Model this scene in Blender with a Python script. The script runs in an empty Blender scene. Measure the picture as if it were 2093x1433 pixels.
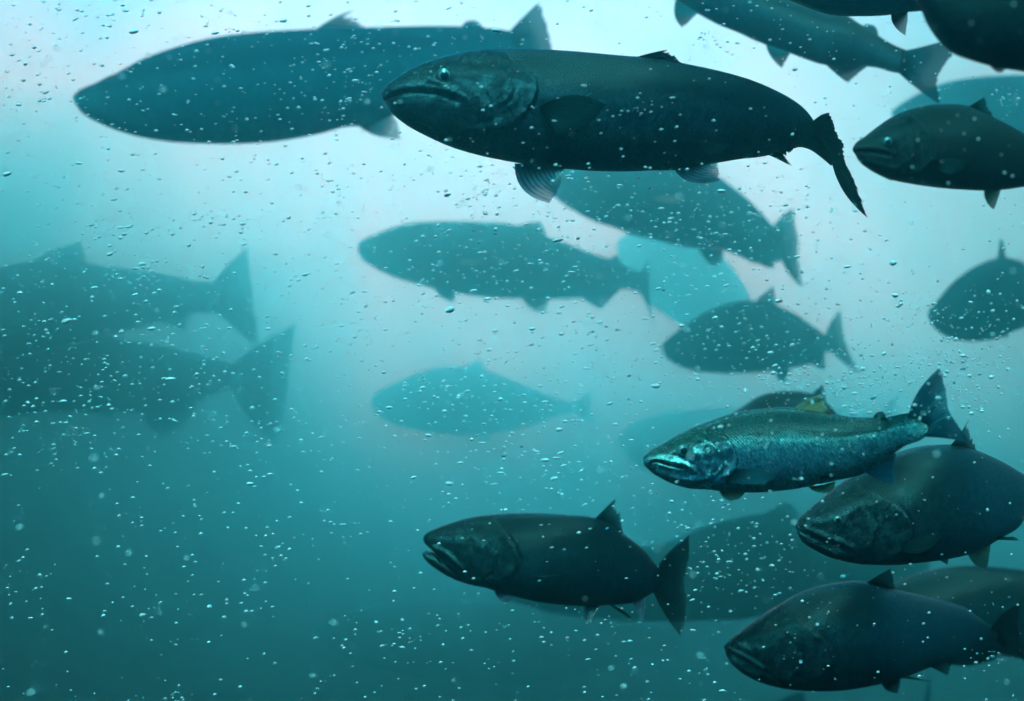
import bpy, math, random
import numpy as np
from mathutils import Vector

# ------------------------------------------------------------------ camera
C = bpy.context.scene
COL = C.collection
LENS = 55.4
W, H = 2093.0, 1433.0                    # tracing grid used for the outlines
KPX = 36.0 / LENS / W                    # metres per grid step at one metre

cam_data = bpy.data.cameras.new('camera')
cam = bpy.data.objects.new('camera', cam_data)
COL.objects.link(cam)
cam_data.lens = LENS
cam_data.sensor_width = 36.0
cam.rotation_euler = (math.radians(90), 0, 0)
cam_data.clip_start = 0.02
cam_data.clip_end = 500
cam_data.dof.use_dof = True
cam_data.dof.focus_distance = 0.85
cam_data.dof.aperture_fstop = 14
C.camera = cam

# ------------------------------------------------------------------ world
C.view_settings.view_transform = 'Standard'
C.view_settings.look = 'None'
C.view_settings.exposure = 1.6
C.view_settings.gamma = 1.0
SUN_EL, SUN_AZ = 64.0, -158.0              # elevation, azimuth from +Y (negative = left)

world = bpy.data.worlds.new('World')
C.world = world
world.use_nodes = True
wt = world.node_tree
wt.nodes.clear()


class NT:
    """tiny helper to write node trees"""
    def __init__(s, tree):
        s.t = tree

    def n(s, kind, **kw):
        nd = s.t.nodes.new(kind)
        for k, v in kw.items():
            setattr(nd, k, v)
        return nd

    def put(s, sock, v):
        if isinstance(v, bpy.types.NodeSocket):
            s.t.links.new(v, sock)
        else:
            sock.default_value = v

    def math(s, op, a, b=None, c=None, clamp=False):
        nd = s.n('ShaderNodeMath', operation=op, use_clamp=clamp)
        for i, v in enumerate((a, b, c)):
            if v is not None:
                s.put(nd.inputs[i], v)
        return nd.outputs[0]

    def vmath(s, op, a, b=None, out=0):
        nd = s.n('ShaderNodeVectorMath', operation=op)
        s.put(nd.inputs[0], a)
        if b is not None:
            s.put(nd.inputs[1], b)
        return nd.outputs[out]

    def mix(s, f, a, b, blend='MIX'):
        nd = s.n('ShaderNodeMix', data_type='RGBA', blend_type=blend)
        s.put(nd.inputs[0], f)
        s.put(nd.inputs[6], a)
        s.put(nd.inputs[7], b)
        return nd.outputs[2]

    def ramp(s, f, stops, interp='LINEAR'):
        nd = s.n('ShaderNodeValToRGB')
        cr = nd.color_ramp
        cr.interpolation = interp
        while len(cr.elements) < len(stops):
            cr.elements.new(0.5)
        for e, (p, c) in zip(cr.elements, stops):
            e.position = p
            e.color = (c[0], c[1], c[2], 1) if not isinstance(c, (int, float)) else (c, c, c, 1)
        s.put(nd.inputs[0], f)
        return nd.outputs[0]

    def mapr(s, v, a, b, c, d, kind='SMOOTHSTEP'):
        nd = s.n('ShaderNodeMapRange', interpolation_type=kind)
        s.put(nd.inputs[0], v)
        for i, q in enumerate((a, b, c, d)):
            nd.inputs[1 + i].default_value = q
        return nd.outputs[0]


def direction(px, py):
    v = Vector(((px - W / 2) * KPX, 1.0, (H / 2 - py) * KPX))
    return v.normalized()


w = NT(wt)
dirv = w.n('ShaderNodeTexCoord').outputs['Generated']
nrm = w.vmath('NORMALIZE', dirv)
sep = w.n('ShaderNodeSeparateXYZ')
w.put(sep.inputs[0], nrm)


# daylight reaching the eye through the water: brightest towards the lit surface ahead, and the longer
# its way through the water (lower, further aside, behind) the darker and the less red it is
GLOW = direction(740, 190)
dif = w.n('ShaderNodeSeparateXYZ')
w.put(dif.inputs[0], w.vmath('SUBTRACT', nrm, tuple(GLOW)))
dx, dz = dif.outputs[0], dif.outputs[2]
low = w.math('MAXIMUM', w.math('MULTIPLY', dz, -1.0), 0.0)
left = w.math('MAXIMUM', w.math('MULTIPLY', dx, -1.0), 0.0)
high = w.math('MAXIMUM', dz, 0.0)
tau = w.math('MULTIPLY', w.math('MULTIPLY', dx, dx), 2.3)
low2 = w.math('MULTIPLY', low, low)
tau = w.math('ADD', tau, w.math('MULTIPLY', low2, 8.0))
tau = w.math('ADD', tau, w.math('MULTIPLY', w.math('MULTIPLY', high, high), 34.0))
tau = w.math('ADD', tau, w.math('MULTIPLY', w.math('MULTIPLY', low2, low2), 480.0))
tau = w.math('ADD', tau, w.math('MULTIPLY', w.math('MULTIPLY', low, left), 75.0))
tau = w.math('ADD', tau, w.math('MULTIPLY', w.math('MAXIMUM', w.math('SUBTRACT', 0.5, sep.outputs[1]), 0.0), 3.8))
cloud = w.n('ShaderNodeTexNoise')
cloud.inputs['Scale'].default_value = 5.0
cloud.inputs['Detail'].default_value = 3.0
w.put(cloud.inputs['Vector'], nrm)
tau = w.math('MULTIPLY', tau, w.mapr(cloud.outputs['Fac'], 0.28, 0.72, 0.66, 1.34))
rgb = w.n('ShaderNodeCombineXYZ')
for i_, (k_, l_) in enumerate(zip((2.15, 1.0, 0.92), (0.80, 43.0, 114.0))):
    w.put(rgb.inputs[i_], w.math('MULTIPLY', w.math('EXPONENT', w.math('MULTIPLY', tau, -k_)), l_))
# overhead, the sky itself through the surface
sky = w.n('ShaderNodeTexSky', sky_type='NISHITA')
sky.sun_disc = False
sky.sun_elevation = math.radians(SUN_EL)
sky.sun_rotation = math.radians(SUN_AZ)
over = w.mix(w.mapr(sep.outputs[2], 0.45, 0.85, 0.0, 1.0), (0, 0, 0, 1), w.mix(1.0, sky.outputs[0], (0.012, 0.07, 0.07, 1), 'MULTIPLY'))
# drifting murk: thicker and thinner banks of silt far off
murk = w.n('ShaderNodeTexNoise')
murk.inputs['Scale'].default_value = 9.0
murk.inputs['Detail'].default_value = 4.0
murk.inputs['Distortion'].default_value = 0.6
w.put(murk.inputs['Vector'], w.vmath('MULTIPLY', nrm, (1.0, 1.0, 0.75)))
bank = w.mapr(murk.outputs['Fac'], 0.3, 0.7, 0.72, 1.25)
bk = w.n('ShaderNodeCombineXYZ')
for i_ in range(3):
    w.put(bk.inputs[i_], bank)
acc = w.mix(1.0, w.vmath('MULTIPLY', rgb.outputs[0], bk.outputs[0]), over, 'ADD')

bgn = w.n('ShaderNodeBackground')
w.put(bgn.inputs[0], acc)
bgn.inputs[1].default_value = 0.33
wo = w.n('ShaderNodeOutputWorld')
wt.links.new(bgn.outputs[0], wo.inputs[0])

# ------------------------------------------------------------------ sun
sun_data = bpy.data.lights.new('sun', 'SUN')
sun_data.energy = 5.0
sun_data.angle = math.radians(4)
sun_data.color = (0.06, 0.82, 1.0)
sun = bpy.data.objects.new('sun', sun_data)
COL.objects.link(sun)
el, az = math.radians(SUN_EL), math.radians(SUN_AZ)
to_sun = Vector((math.cos(el) * math.sin(az), math.cos(el) * math.cos(az), math.sin(el)))
sun.rotation_euler = to_sun.to_track_quat('Z', 'Y').to_euler()

# ------------------------------------------------------------------ render
cy = C.cycles
cy.use_denoising = True
cy.volume_bounces = 1
cy.max_bounces = 8
cy.transparent_max_bounces = 12
cy.sample_clamp_indirect = 4.0
cy.caustics_reflective = False
cy.caustics_refractive = False

# ------------------------------------------------------------------ haze
HAZE_D, HAZE_C, HAZE_A, HAZE_G = 0.33, (0.065, 0.80, 0.95), (1.0, 0.94, 1.0), 0.94


def build_haze():
    x, y0, y1, z0, z1 = 14.0, -3.0, 24.0, -7.0, 5.7
    vs = [(sx * x, yy, zz) for zz in (z0, z1) for yy in (y0, y1) for sx in (-1, 1)]
    fs = [(0, 2, 3, 1), (4, 5, 7, 6), (0, 1, 5, 4), (2, 6, 7, 3), (0, 4, 6, 2), (1, 3, 7, 5)]
    me = bpy.data.meshes.new('haze')
    me.from_pydata(vs, [], fs)
    o = bpy.data.objects.new('haze', me)
    COL.objects.link(o)
    m = bpy.data.materials.new('murky_water')
    m.use_nodes = True
    t = NT(m.node_tree)
    m.node_tree.nodes.clear()
    pv = t.n('ShaderNodeVolumePrincipled')
    pv.inputs['Color'].default_value = (*HAZE_C, 1)
    pv.inputs['Absorption Color'].default_value = (*HAZE_A, 1)
    pv.inputs['Density'].default_value = HAZE_D
    pv.inputs['Anisotropy'].default_value = HAZE_G
    out = t.n('ShaderNodeOutputMaterial')
    m.node_tree.links.new(pv.outputs[0], out.inputs['Volume'])
    me.materials.append(m)
    o['kind'] = 'stuff'
    o['label'] = 'murky teal water filling the whole view between the fish'
    o['category'] = 'water'


build_haze()

# ------------------------------------------------------------------ tracing helpers
GRID = {  # origin and magnification of the views the outlines were read from
    'p': (0, 0, 1.0), 'c1': (740, 60, 2.99), 'c2': (1240, 80, 3.488), 'c3': (120, 0, 1.9745),
    'c4': (1360, 0, 2.8554), 'c5': (1280, 720, 2.5744), 'c6': (820, 980, 3.1712),
    'c7': (1440, 1000, 3.2052), 'c8': (0, 470, 3.0779), 'd1': (680, 330, 2.907),
    'd2': (1100, 330, 2.99), 'd3': (1640, 420, 2.865), 'd4': (700, 700, 2.616),
    'd6': (600, 1000, 2.3256), 'd7': (1300, 860, 6.54),
}


def tr(s, g='p'):
    """'x,y x,y g:x,y' -> array of grid points; a g: prefix switches the view"""
    out = []
    for tok in s.split():
        if ':' in tok:
            g, tok = tok.split(':')
        ox, oy, m = GRID[g]
        a, b = tok.split(',')
        out.append((ox + float(a) / m, oy + float(b) / m))
    return np.array(out)


def resample(P, n, t=None):
    """smooth curve through P (Catmull-Rom on chord length), n samples or at t in 0..1"""
    P = np.asarray(P, float)
    d = np.r_[0, np.cumsum(np.maximum(np.linalg.norm(np.diff(P, axis=0), axis=1), 1e-6))]
    d /= d[-1]
    t = np.linspace(0, 1, n) if t is None else np.asarray(t)
    if len(P) == 2:
        return P[0] + (P[1] - P[0]) * t[:, None]
    h = np.diff(d)
    s = np.diff(P, axis=0) / h[:, None]
    m = np.zeros_like(P)
    m[1:-1] = (s[:-1] * h[1:, None] + s[1:] * h[:-1, None]) / (h[1:] + h[:-1])[:, None]
    m[0] = 1.5 * s[0] - 0.5 * m[1]
    m[-1] = 1.5 * s[-1] - 0.5 * m[-2]
    i = np.clip(np.searchsorted(d, t, side='right') - 1, 0, len(h) - 1)
    u = ((t - d[i]) / h[i])[:, None]
    hh = h[i][:, None]
    return ((2 * u ** 3 - 3 * u ** 2 + 1) * P[i] + (u ** 3 - 2 * u ** 2 + u) * hh * m[i]
            + (-2 * u ** 3 + 3 * u ** 2) * P[i + 1] + (u ** 3 - u ** 2) * hh * m[i + 1])


def unproject(p, depth):
    p = np.asarray(p)
    depth = np.broadcast_to(depth, p.shape[:-1])
    return np.stack([(p[..., 0] - W / 2) * KPX * depth, depth, (H / 2 - p[..., 1]) * KPX * depth], -1)


def project(q):
    q = np.asarray(q)
    return np.stack([q[..., 0] / (q[..., 1] * KPX) + W / 2, H / 2 - q[..., 2] / (q[..., 1] * KPX)], -1)


def seg_dist(P, L):
    """distance and side (+ = left of travel, grid axes) of points P to polyline L"""
    A, B = L[:-1], L[1:]
    AB = B - A
    AP = P[:, None, :] - A[None]
    t = np.clip((AP * AB).sum(-1) / (AB * AB).sum(-1), 0, 1)
    Q = AP - t[..., None] * AB
    D = np.linalg.norm(Q, axis=-1)
    i = D.argmin(1)
    r = np.arange(len(P))
    cr = AB[i, 0] * AP[r, i, 1] - AB[i, 1] * AP[r, i, 0]
    return D[r, i], np.sign(cr)


def inside(p, poly):
    """is grid point p inside the closed outline poly (N x 2)"""
    x, y = p
    if not (poly[:, 0].min() < x < poly[:, 0].max() and poly[:, 1].min() < y < poly[:, 1].max()):
        return False
    a, b = poly, np.roll(poly, 1, axis=0)
    hit = (a[:, 1] > y) != (b[:, 1] > y)
    a, b = a[hit], b[hit]
    return bool(np.sum(x < (b[:, 0] - a[:, 0]) * (y - a[:, 1]) / (b[:, 1] - a[:, 1]) + a[:, 0]) % 2)


def new_mesh(name, verts, faces, mat, parent=None, loc=None, smooth=True):
    me = bpy.data.meshes.new(name)
    me.from_pydata([tuple(v) for v in verts], [], faces)
    me.update()
    if smooth:
        me.polygons.foreach_set('use_smooth', [True] * len(me.polygons))
    if mat:
        me.materials.append(mat)
    o = bpy.data.objects.new(name, me)
    COL.objects.link(o)
    if parent:
        o.parent = parent
    if loc is not None:
        o.location = loc
    return o


def set_attr(me, name, vals):
    a = me.attributes.new(name, 'FLOAT', 'POINT')
    a.data.foreach_set('value', np.asarray(vals, np.float32))


# ------------------------------------------------------------------ materials
def attr(t, name):
    return t.n('ShaderNodeAttribute', attribute_name=name).outputs['Fac']


MATS = {}


def skin_material(key, back, flank, belly, metal, rough, spots=0.0, scale_bump=0.25, blotch=0.3, gloss=0.5, head=None, sheen=2.4):
    """salmon skin: dark back to pale belly, scale rows behind the gill cover, speckles"""
    if key in MATS:
        return MATS[key]
    m = bpy.data.materials.new(key)
    m.use_nodes = True
    t = NT(m.node_tree)
    m.node_tree.nodes.clear()
    dv = attr(t, 'belly')            # 0 back .. 1 belly
    hd = attr(t, 'head')             # 1 on the head
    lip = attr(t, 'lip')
    su, sv = attr(t, 'along'), attr(t, 'around')   # in scale widths
    uv = t.n('ShaderNodeCombineXYZ')
    t.put(uv.inputs[0], t.math('ADD', su, sv))
    t.put(uv.inputs[1], t.math('SUBTRACT', su, sv))
    vec = uv.outputs[0]
    flat = t.n('ShaderNodeCombineXYZ')
    t.put(flat.inputs[0], su)
    t.put(flat.inputs[1], sv)
    vor = t.n('ShaderNodeTexVoronoi', voronoi_dimensions='2D')
    vor.inputs['Scale'].default_value = 0.62
    vor.inputs['Randomness'].default_value = 0.34
    t.put(vor.inputs['Vector'], vec)
    noi = t.n('ShaderNodeTexNoise', noise_dimensions='2D')
    noi.inputs['Scale'].default_value = 0.055
    noi.inputs['Detail'].default_value = 6
    noi.inputs['Roughness'].default_value = 0.65
    t.put(noi.inputs['Vector'], flat.outputs[0])
    n = noi.outputs['Fac']
    dvn = t.math('ADD', dv, t.math('MULTIPLY', t.math('SUBTRACT', n, 0.5), 0.22))
    col = t.ramp(dvn, [(0.0, back), (0.27, back), (0.40, flank), (0.66, flank), (0.86, belly), (1.0, belly)])
    # uneven patches
    fine = t.n('ShaderNodeTexNoise', noise_dimensions='2D')
    fine.inputs['Scale'].default_value = 0.16
    fine.inputs['Detail'].default_value = 8
    fine.inputs['Roughness'].default_value = 0.7
    t.put(fine.inputs['Vector'], flat.outputs[0])
    k = t.mapr(fine.outputs['Fac'], 0.30, 0.72, 1.0 - blotch, 1.0 + blotch)
    col = t.vmath('MULTIPLY', col, t_comb(t, k))
    # single scales vary in tone
    sepc = t.n('ShaderNodeSeparateColor')
    t.put(sepc.inputs[0], vor.outputs['Color'])
    body = t.math('SUBTRACT', 1.0, hd)
    tone = t.math('ADD', 1.0, t.math('MULTIPLY', body, t.math('MULTIPLY', t.math('SUBTRACT', sepc.outputs[0], 0.5), 0.75)))
    edge = t.mapr(vor.outputs['Distance'], 0.30, 0.62, 1.0, 0.66)
    edge = t.math('ADD', hd, t.math('MULTIPLY', body, edge))
    col = t.vmath('MULTIPLY', col, t_comb(t, t.math('MULTIPLY', tone, edge)))
    if head:
        hcol = t.mix(t.mapr(fine.outputs['Fac'], 0.42, 0.66, 0.0, 1.0), (*[c * 0.40 for c in head], 1), (*[min(0.8, c * sheen) for c in head], 1))  # brighter mottled patches paint glints into the head colour
        hcol = t.mix(t.mapr(dv, 0.20, 0.36, 0.0, 1.0), (*back, 1), hcol)
        col = t.mix(t.math('MULTIPLY', hd, 0.85), col, hcol)
    if spots > 0:
        sp = t.n('ShaderNodeTexVoronoi', voronoi_dimensions='2D')
        sp.inputs['Scale'].default_value = 0.33
        t.put(sp.inputs['Vector'], flat.outputs[0])
        s1 = t.mapr(sp.outputs['Distance'], 0.16, 0.34, 1.0, 0.0)
        sc = t.n('ShaderNodeSeparateColor')
        t.put(sc.inputs[0], sp.outputs['Color'])
        s1 = t.math('MULTIPLY', s1, t.mapr(sc.outputs[0], 0.35, 0.45, 0.0, 1.0))
        s1 = t.math('MULTIPLY', s1, t.mapr(dvn, 0.26, 0.50, spots, 0.0))
        col = t.mix(s1, col, (0.004, 0.006, 0.006, 1))
    col = t.mix(lip, col, (0.006, 0.010, 0.011, 1))  # shade in mouth and gill slits, with dark mouth lining, painted into the colour
    p = t.n('ShaderNodeBsdfPrincipled')
    t.put(p.inputs['Base Color'], col)
    met = t.math('MULTIPLY', t.mapr(dvn, 0.24, 0.46, 0.15, 1.0), metal)
    met = t.math('MAXIMUM', met, t.math('MULTIPLY', hd, t.mapr(fine.outputs['Fac'], 0.45, 0.62, metal * 0.5, 0.85)))
    t.put(p.inputs['Metallic'], met)
    rg = t.math('ADD', rough, t.math('MULTIPLY', t.math('SUBTRACT', sepc.outputs[1], 0.5), 0.18))
    rg = t.math('ADD', rg, t.math('MULTIPLY', hd, t.math('MULTIPLY', t.math('SUBTRACT', fine.outputs['Fac'], 0.62), 0.35)), clamp=True)
    t.put(p.inputs['Roughness'], rg)
    p.inputs['Specular IOR Level'].default_value = gloss
    hgt = t.math('MULTIPLY', t.math('SUBTRACT', 1.0, vor.outputs['Distance']), body)
    hgt = t.math('ADD', hgt, t.math('MULTIPLY', fine.outputs['Fac'], t.math('ADD', 0.9, t.math('MULTIPLY', hd, 1.6))))
    bp = t.n('ShaderNodeBump')
    bp.inputs['Strength'].default_value = scale_bump
    bp.inputs['Distance'].default_value = 0.0012
    t.put(bp.inputs['Height'], hgt)
    t.put(p.inputs['Normal'], bp.outputs[0])
    o = t.n('ShaderNodeOutputMaterial')
    m.node_tree.links.new(p.outputs[0], o.inputs[0])
    MATS[key] = m
    return m


def t_comb(t, v):
    c = t.n('ShaderNodeCombineXYZ')
    for i in range(3):
        t.put(c.inputs[i], v)
    return c.outputs[0]


def fin_material(key, web, ray, clear=0.35, rim=None, trans=0.5):
    """thin fin: dark branching rays, paler see-through web that clears towards the free edge"""
    if key in MATS:
        return MATS[key]
    m = bpy.data.materials.new(key)
    m.use_nodes = True
    t = NT(m.node_tree)
    m.node_tree.nodes.clear()
    v, r, e = attr(t, 'reach'), attr(t, 'ray'), attr(t, 'rim')
    nn = t.n('ShaderNodeTexNoise')
    nn.inputs['Scale'].default_value = 60
    nn.inputs['Detail'].default_value = 5
    tc = t.n('ShaderNodeTexCoord')
    t.put(nn.inputs['Vector'], tc.outputs['Object'])
    rr = t.math('MULTIPLY', r, t.mapr(nn.outputs['Fac'], 0.3, 0.7, 0.7, 1.0))
    root = t.mapr(v, 0.0, 0.45, 1.0, 0.0)
    f = t.math('MAXIMUM', t.math('MULTIPLY', rr, 0.9), t.math('MULTIPLY', root, 0.8))
    col = t.mix(f, (*web, 1), (*ray, 1))
    if rim:
        col = t.mix(e, col, (*rim, 1))
    p = t.n('ShaderNodeBsdfPrincipled')
    t.put(p.inputs['Base Color'], col)
    p.inputs['Roughness'].default_value = 0.7
    p.inputs['Specular IOR Level'].default_value = 0.0
    tl = t.n('ShaderNodeBsdfTranslucent')
    t.put(tl.inputs[0], col)
    m1 = t.n('ShaderNodeMixShader')
    t.put(m1.inputs[0], t.math('MULTIPLY', trans, t.math('SUBTRACT', 1.0, t.math('MULTIPLY', f, 0.7))))
    m.node_tree.links.new(p.outputs[0], m1.inputs[1])
    m.node_tree.links.new(tl.outputs[0], m1.inputs[2])
    tp = t.n('ShaderNodeBsdfTransparent')
    m2 = t.n('ShaderNodeMixShader')
    c = t.math('MULTIPLY', t.mapr(v, 0.25, 1.0, 0.0, clear), t.math('SUBTRACT', 1.0, t.math('MULTIPLY', rr, 0.8)))
    t.put(m2.inputs[0], c)
    m.node_tree.links.new(m1.outputs[0], m2.inputs[1])
    m.node_tree.links.new(tp.outputs[0], m2.inputs[2])
    o = t.n('ShaderNodeOutputMaterial')
    m.node_tree.links.new(m2.outputs[0], o.inputs[0])
    MATS[key] = m
    return m


def plain_material(key, col, rough=0.4, metal=0.0, spec=0.5, coat=0.0):
    if key in MATS:
        return MATS[key]
    m = bpy.data.materials.new(key)
    m.use_nodes = True
    t = NT(m.node_tree)
    p = m.node_tree.nodes['Principled BSDF']
    nn = t.n('ShaderNodeTexNoise')
    nn.inputs['Scale'].default_value = 220
    tc = t.n('ShaderNodeTexCoord')
    t.put(nn.inputs['Vector'], tc.outputs['Object'])
    c = t.mix(t.mapr(nn.outputs['Fac'], 0.3, 0.7, 0.0, 1.0), (*[x * 0.7 for x in col], 1), (*[min(1, x * 1.2) for x in col], 1))
    t.put(p.inputs['Base Color'], c)
    p.inputs['Roughness'].default_value = rough
    p.inputs['Metallic'].default_value = metal
    p.inputs['Specular IOR Level'].default_value = spec
    p.inputs['Coat Weight'].default_value = coat
    MATS[key] = m
    return m


SKIN = {
    'silver': lambda: skin_material('silver_skin', (0.012, 0.036, 0.030), (0.26, 0.54, 0.51), (0.30, 0.57, 0.55), 0.92, 0.30,
                                    spots=0.9, scale_bump=0.45, blotch=0.12, sheen=1.15, head=(0.36, 0.64, 0.62)),
    'dark': lambda: skin_material('dark_skin', (0.003, 0.008, 0.008), (0.020, 0.050, 0.060), (0.020, 0.044, 0.048), 0.60, 0.36, gloss=0.3,
                                  spots=0.5, scale_bump=0.5, blotch=0.60, head=(0.018, 0.042, 0.044)),
    'black': lambda: skin_material('blackish_skin', (0.004, 0.008, 0.008), (0.008, 0.014, 0.014), (0.014, 0.024, 0.024), 0.35, 0.46, gloss=0.25,
                                   spots=0.4, scale_bump=0.45, blotch=0.6, head=(0.012, 0.024, 0.024)),
    'bronze': lambda: skin_material('bronze_skin', (0.008, 0.013, 0.012), (0.026, 0.052, 0.054), (0.030, 0.056, 0.056), 0.60, 0.38,
                                    spots=0.8, scale_bump=0.55, blotch=0.75, head=(0.028, 0.056, 0.060)),
    'far': lambda: skin_material('far_skin', (0.003, 0.030, 0.042), (0.010, 0.095, 0.125), (0.03, 0.19, 0.23), 0.0, 0.6, gloss=0.0,  # lighter and bluer than near skins: distance haze partly put into the colour
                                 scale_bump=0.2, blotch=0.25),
}
FIN = {
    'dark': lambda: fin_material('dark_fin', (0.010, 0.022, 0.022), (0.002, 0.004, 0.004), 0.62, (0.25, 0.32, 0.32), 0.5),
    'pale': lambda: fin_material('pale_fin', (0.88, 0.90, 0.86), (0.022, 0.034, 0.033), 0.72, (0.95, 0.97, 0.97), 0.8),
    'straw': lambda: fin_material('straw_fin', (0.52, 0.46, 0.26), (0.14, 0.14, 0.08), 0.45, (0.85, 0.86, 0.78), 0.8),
    'blue': lambda: fin_material('blue_fin', (0.12, 0.44, 0.48), (0.022, 0.10, 0.115), 0.30, (0.30, 0.50, 0.55), 0.5),
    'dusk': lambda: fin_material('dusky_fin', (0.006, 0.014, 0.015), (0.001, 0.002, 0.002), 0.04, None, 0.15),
    'navy': lambda: fin_material('navy_fin', (0.012, 0.050, 0.066), (0.003, 0.012, 0.018), 0.05, None, 0.3),
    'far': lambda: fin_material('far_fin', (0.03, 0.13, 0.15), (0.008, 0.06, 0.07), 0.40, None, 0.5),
}


# ------------------------------------------------------------------ salmon builder
def smooth_interp(s, pts):
    xs, ys = zip(*pts)
    return resample_1d(np.array(xs, float), np.array(ys, float), s)


def resample_1d(xs, ys, s):
    i = np.clip(np.searchsorted(xs, s, side='right') - 1, 0, len(xs) - 2)
    u = (s - xs[i]) / (xs[i + 1] - xs[i])
    u = np.clip(u, 0, 1)
    m = np.gradient(ys, xs)
    h = xs[i + 1] - xs[i]
    return ((2 * u ** 3 - 3 * u ** 2 + 1) * ys[i] + (u ** 3 - 2 * u ** 2 + u) * h * m[i]
            + (-2 * u ** 3 + 3 * u ** 2) * ys[i + 1] + (u ** 3 - u ** 2) * h * m[i + 1])


FISH = []
WIDTH = [(0, 0.80), (0.08, 0.74), (0.22, 0.64), (0.45, 0.56), (0.70, 0.48), (0.88, 0.40), (0.96, 0.26), (1, 0.10)]


class Salmon:
    def __init__(s, label, depth, top, bot, dep=((0, 0), (1, 0)), skin='far', fat=1.0, ns=64, nr=36, group=None,
                 feats=(), gill=None, lips=(), scales=240.0):
        s.depth = depth
        s.k = KPX * depth
        T0, B0 = tr(top), tr(bot)
        u = np.linspace(0, 1, ns)
        u = u ** 1.35 if ns < 100 else 0.55 * u + 0.45 * u ** 2
        s.u = u
        T, B = resample(T0, ns, u), resample(B0, ns, u)
        s.outline = np.vstack([T, B[::-1]])
        s.dep = dep
        D = depth + smooth_interp(u, dep)
        s.D = D
        s.T, s.B = T, B
        s.Mp = (T + B) / 2
        Tw, Bw = unproject(T, D), unproject(B, D)
        M, Hh = (Tw + Bw) / 2, (Tw - Bw) / 2
        hl = np.maximum(np.linalg.norm(Hh, axis=1), 1e-5)
        s.hl = hl
        s.M = M
        tan = np.gradient(M, axis=0)
        # smooth tangent so that cross-sections never cross
        for _ in range(6):
            tan[1:-1] = (tan[:-2] + 2 * tan[1:-1] + tan[2:]) / 4
        side = np.cross(tan, Hh)
        side /= np.maximum(np.linalg.norm(side, axis=1), 1e-9)[:, None]
        side[0] = side[1]
        sgn = np.sign(side[ns // 2, 1]) or 1.0
        side *= -sgn                                  # towards the camera
        wd = hl * smooth_interp(u, WIDTH) * fat
        s.wd = wd
        s.side = side
        phi = np.linspace(0, 2 * np.pi, nr, endpoint=False)
        c, sn = np.cos(phi), np.sin(phi)
        cc = np.sign(c) * np.abs(c) ** 0.94
        ss = np.sign(sn) * np.abs(sn) ** 0.90
        V = M[:, None] + Hh[:, None] * cc[None, :, None] + side[:, None] * (wd[:, None] * ss[None])[..., None]
        nrmv = Hh[:, None] / hl[:, None, None] * (cc[None] * wd[:, None])[..., None] + side[:, None] * (ss[None] * hl[:, None])[..., None]
        nrmv /= np.maximum(np.linalg.norm(nrmv, axis=-1), 1e-9)[..., None]
        px = s.T[:, None] * ((1 + cc) / 2)[None, :, None] + s.B[:, None] * ((1 - cc) / 2)[None, :, None]
        P = px.reshape(-1, 2)
        face = np.clip(np.abs(ss) * 1.6, 0, 1)[None].repeat(ns, 0).ravel()
        disp = np.zeros(len(P))
        lip = np.zeros(len(P))
        head = np.zeros(len(P))
        for kind, line, wpx, amp in feats:
            L = resample(tr(line), 26)
            d, sd = seg_dist(P, L)
            if kind == 'ridge':
                disp += amp * np.exp(-(d / wpx) ** 2)
            elif kind == 'step':                      # raised plate in front of the line, slit behind it
                f = np.where(sd * s_front(L) > 0, amp * np.exp(-d / (wpx * 3.2)), 0)
                disp += f - 0.55 * amp * np.exp(-(d / (wpx * 0.55)) ** 2) * (sd * s_front(L) <= 0)
            elif kind == 'bulge':
                c0 = L.mean(0)
                q = np.linalg.norm(P - c0, axis=1)
                disp += amp * np.exp(-(q / wpx) ** 2)
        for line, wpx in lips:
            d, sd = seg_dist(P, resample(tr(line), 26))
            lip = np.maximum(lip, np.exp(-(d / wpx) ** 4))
        if gill is not None:
            g = tr(gill)
            g = np.vstack([[g[0][0] - (g[1][0] - g[0][0]) * 4, g[0][1] - (g[1][1] - g[0][1]) * 4], g,
                           [g[-1][0] + (g[-1][0] - g[-2][0]) * 4, g[-1][1] + (g[-1][1] - g[-2][1]) * 4]])
            d, sd = seg_dist(P, g)
            hs = sd * s_front(g)
            head = np.clip(0.5 + hs * d / 6.0, 0, 1)
            head *= np.clip(1 - np.maximum(0, (P[:, 0] - g[:, 0].max()) / 10.0), 0, 1)
        V = V.reshape(-1, 3) + nrmv.reshape(-1, 3) * (2.3 * disp * face * s.k)[:, None]
        s.root = bpy.data.objects.new('salmon', None)
        s.root.empty_display_size = 0.05
        COL.objects.link(s.root)
        s.org = M[int(ns * 0.45)]
        s.root.location = s.org
        s.root['label'] = label
        s.root['category'] = 'salmon'
        s.root['group'] = group or 'salmon in the school'
        s.label = label
        verts = np.vstack([V, M[:1], M[-1:]]) - s.org
        F = []
        for i in range(ns - 1):
            a, b = i * nr, (i + 1) * nr
            for j in range(nr):
                j2 = (j + 1) % nr
                F.append((a + j, a + j2, b + j2, b + j))
        n0, n1 = ns * nr, ns * nr + 1
        for j in range(nr):
            F.append((n0, (j + 1) % nr, j))
            F.append((n1, (ns - 1) * nr + j, (ns - 1) * nr + (j + 1) % nr))
        if sgn < 0:
            F = [f[::-1] for f in F]
        s.body = new_mesh('body', verts, F, SKIN[skin](), s.root)
        me = s.body.data
        length = np.r_[0, np.cumsum(np.linalg.norm(np.diff(M, axis=0), axis=1))]
        s.len = length[-1]
        unit = s.len / scales
        along = (length[:, None] + np.zeros((1, nr))) / unit
        rad = (hl + wd).max() / 2
        arc = np.minimum(phi, 2 * np.pi - phi)
        around = (arc[None] * ((hl + wd) / 2)[:, None] * 0.6 + arc[None] * rad * 0.4) / unit + np.where(phi > np.pi, 500, 0)[None]
        belly = np.broadcast_to((1 - cc)[None] / 2, (ns, nr))
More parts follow.
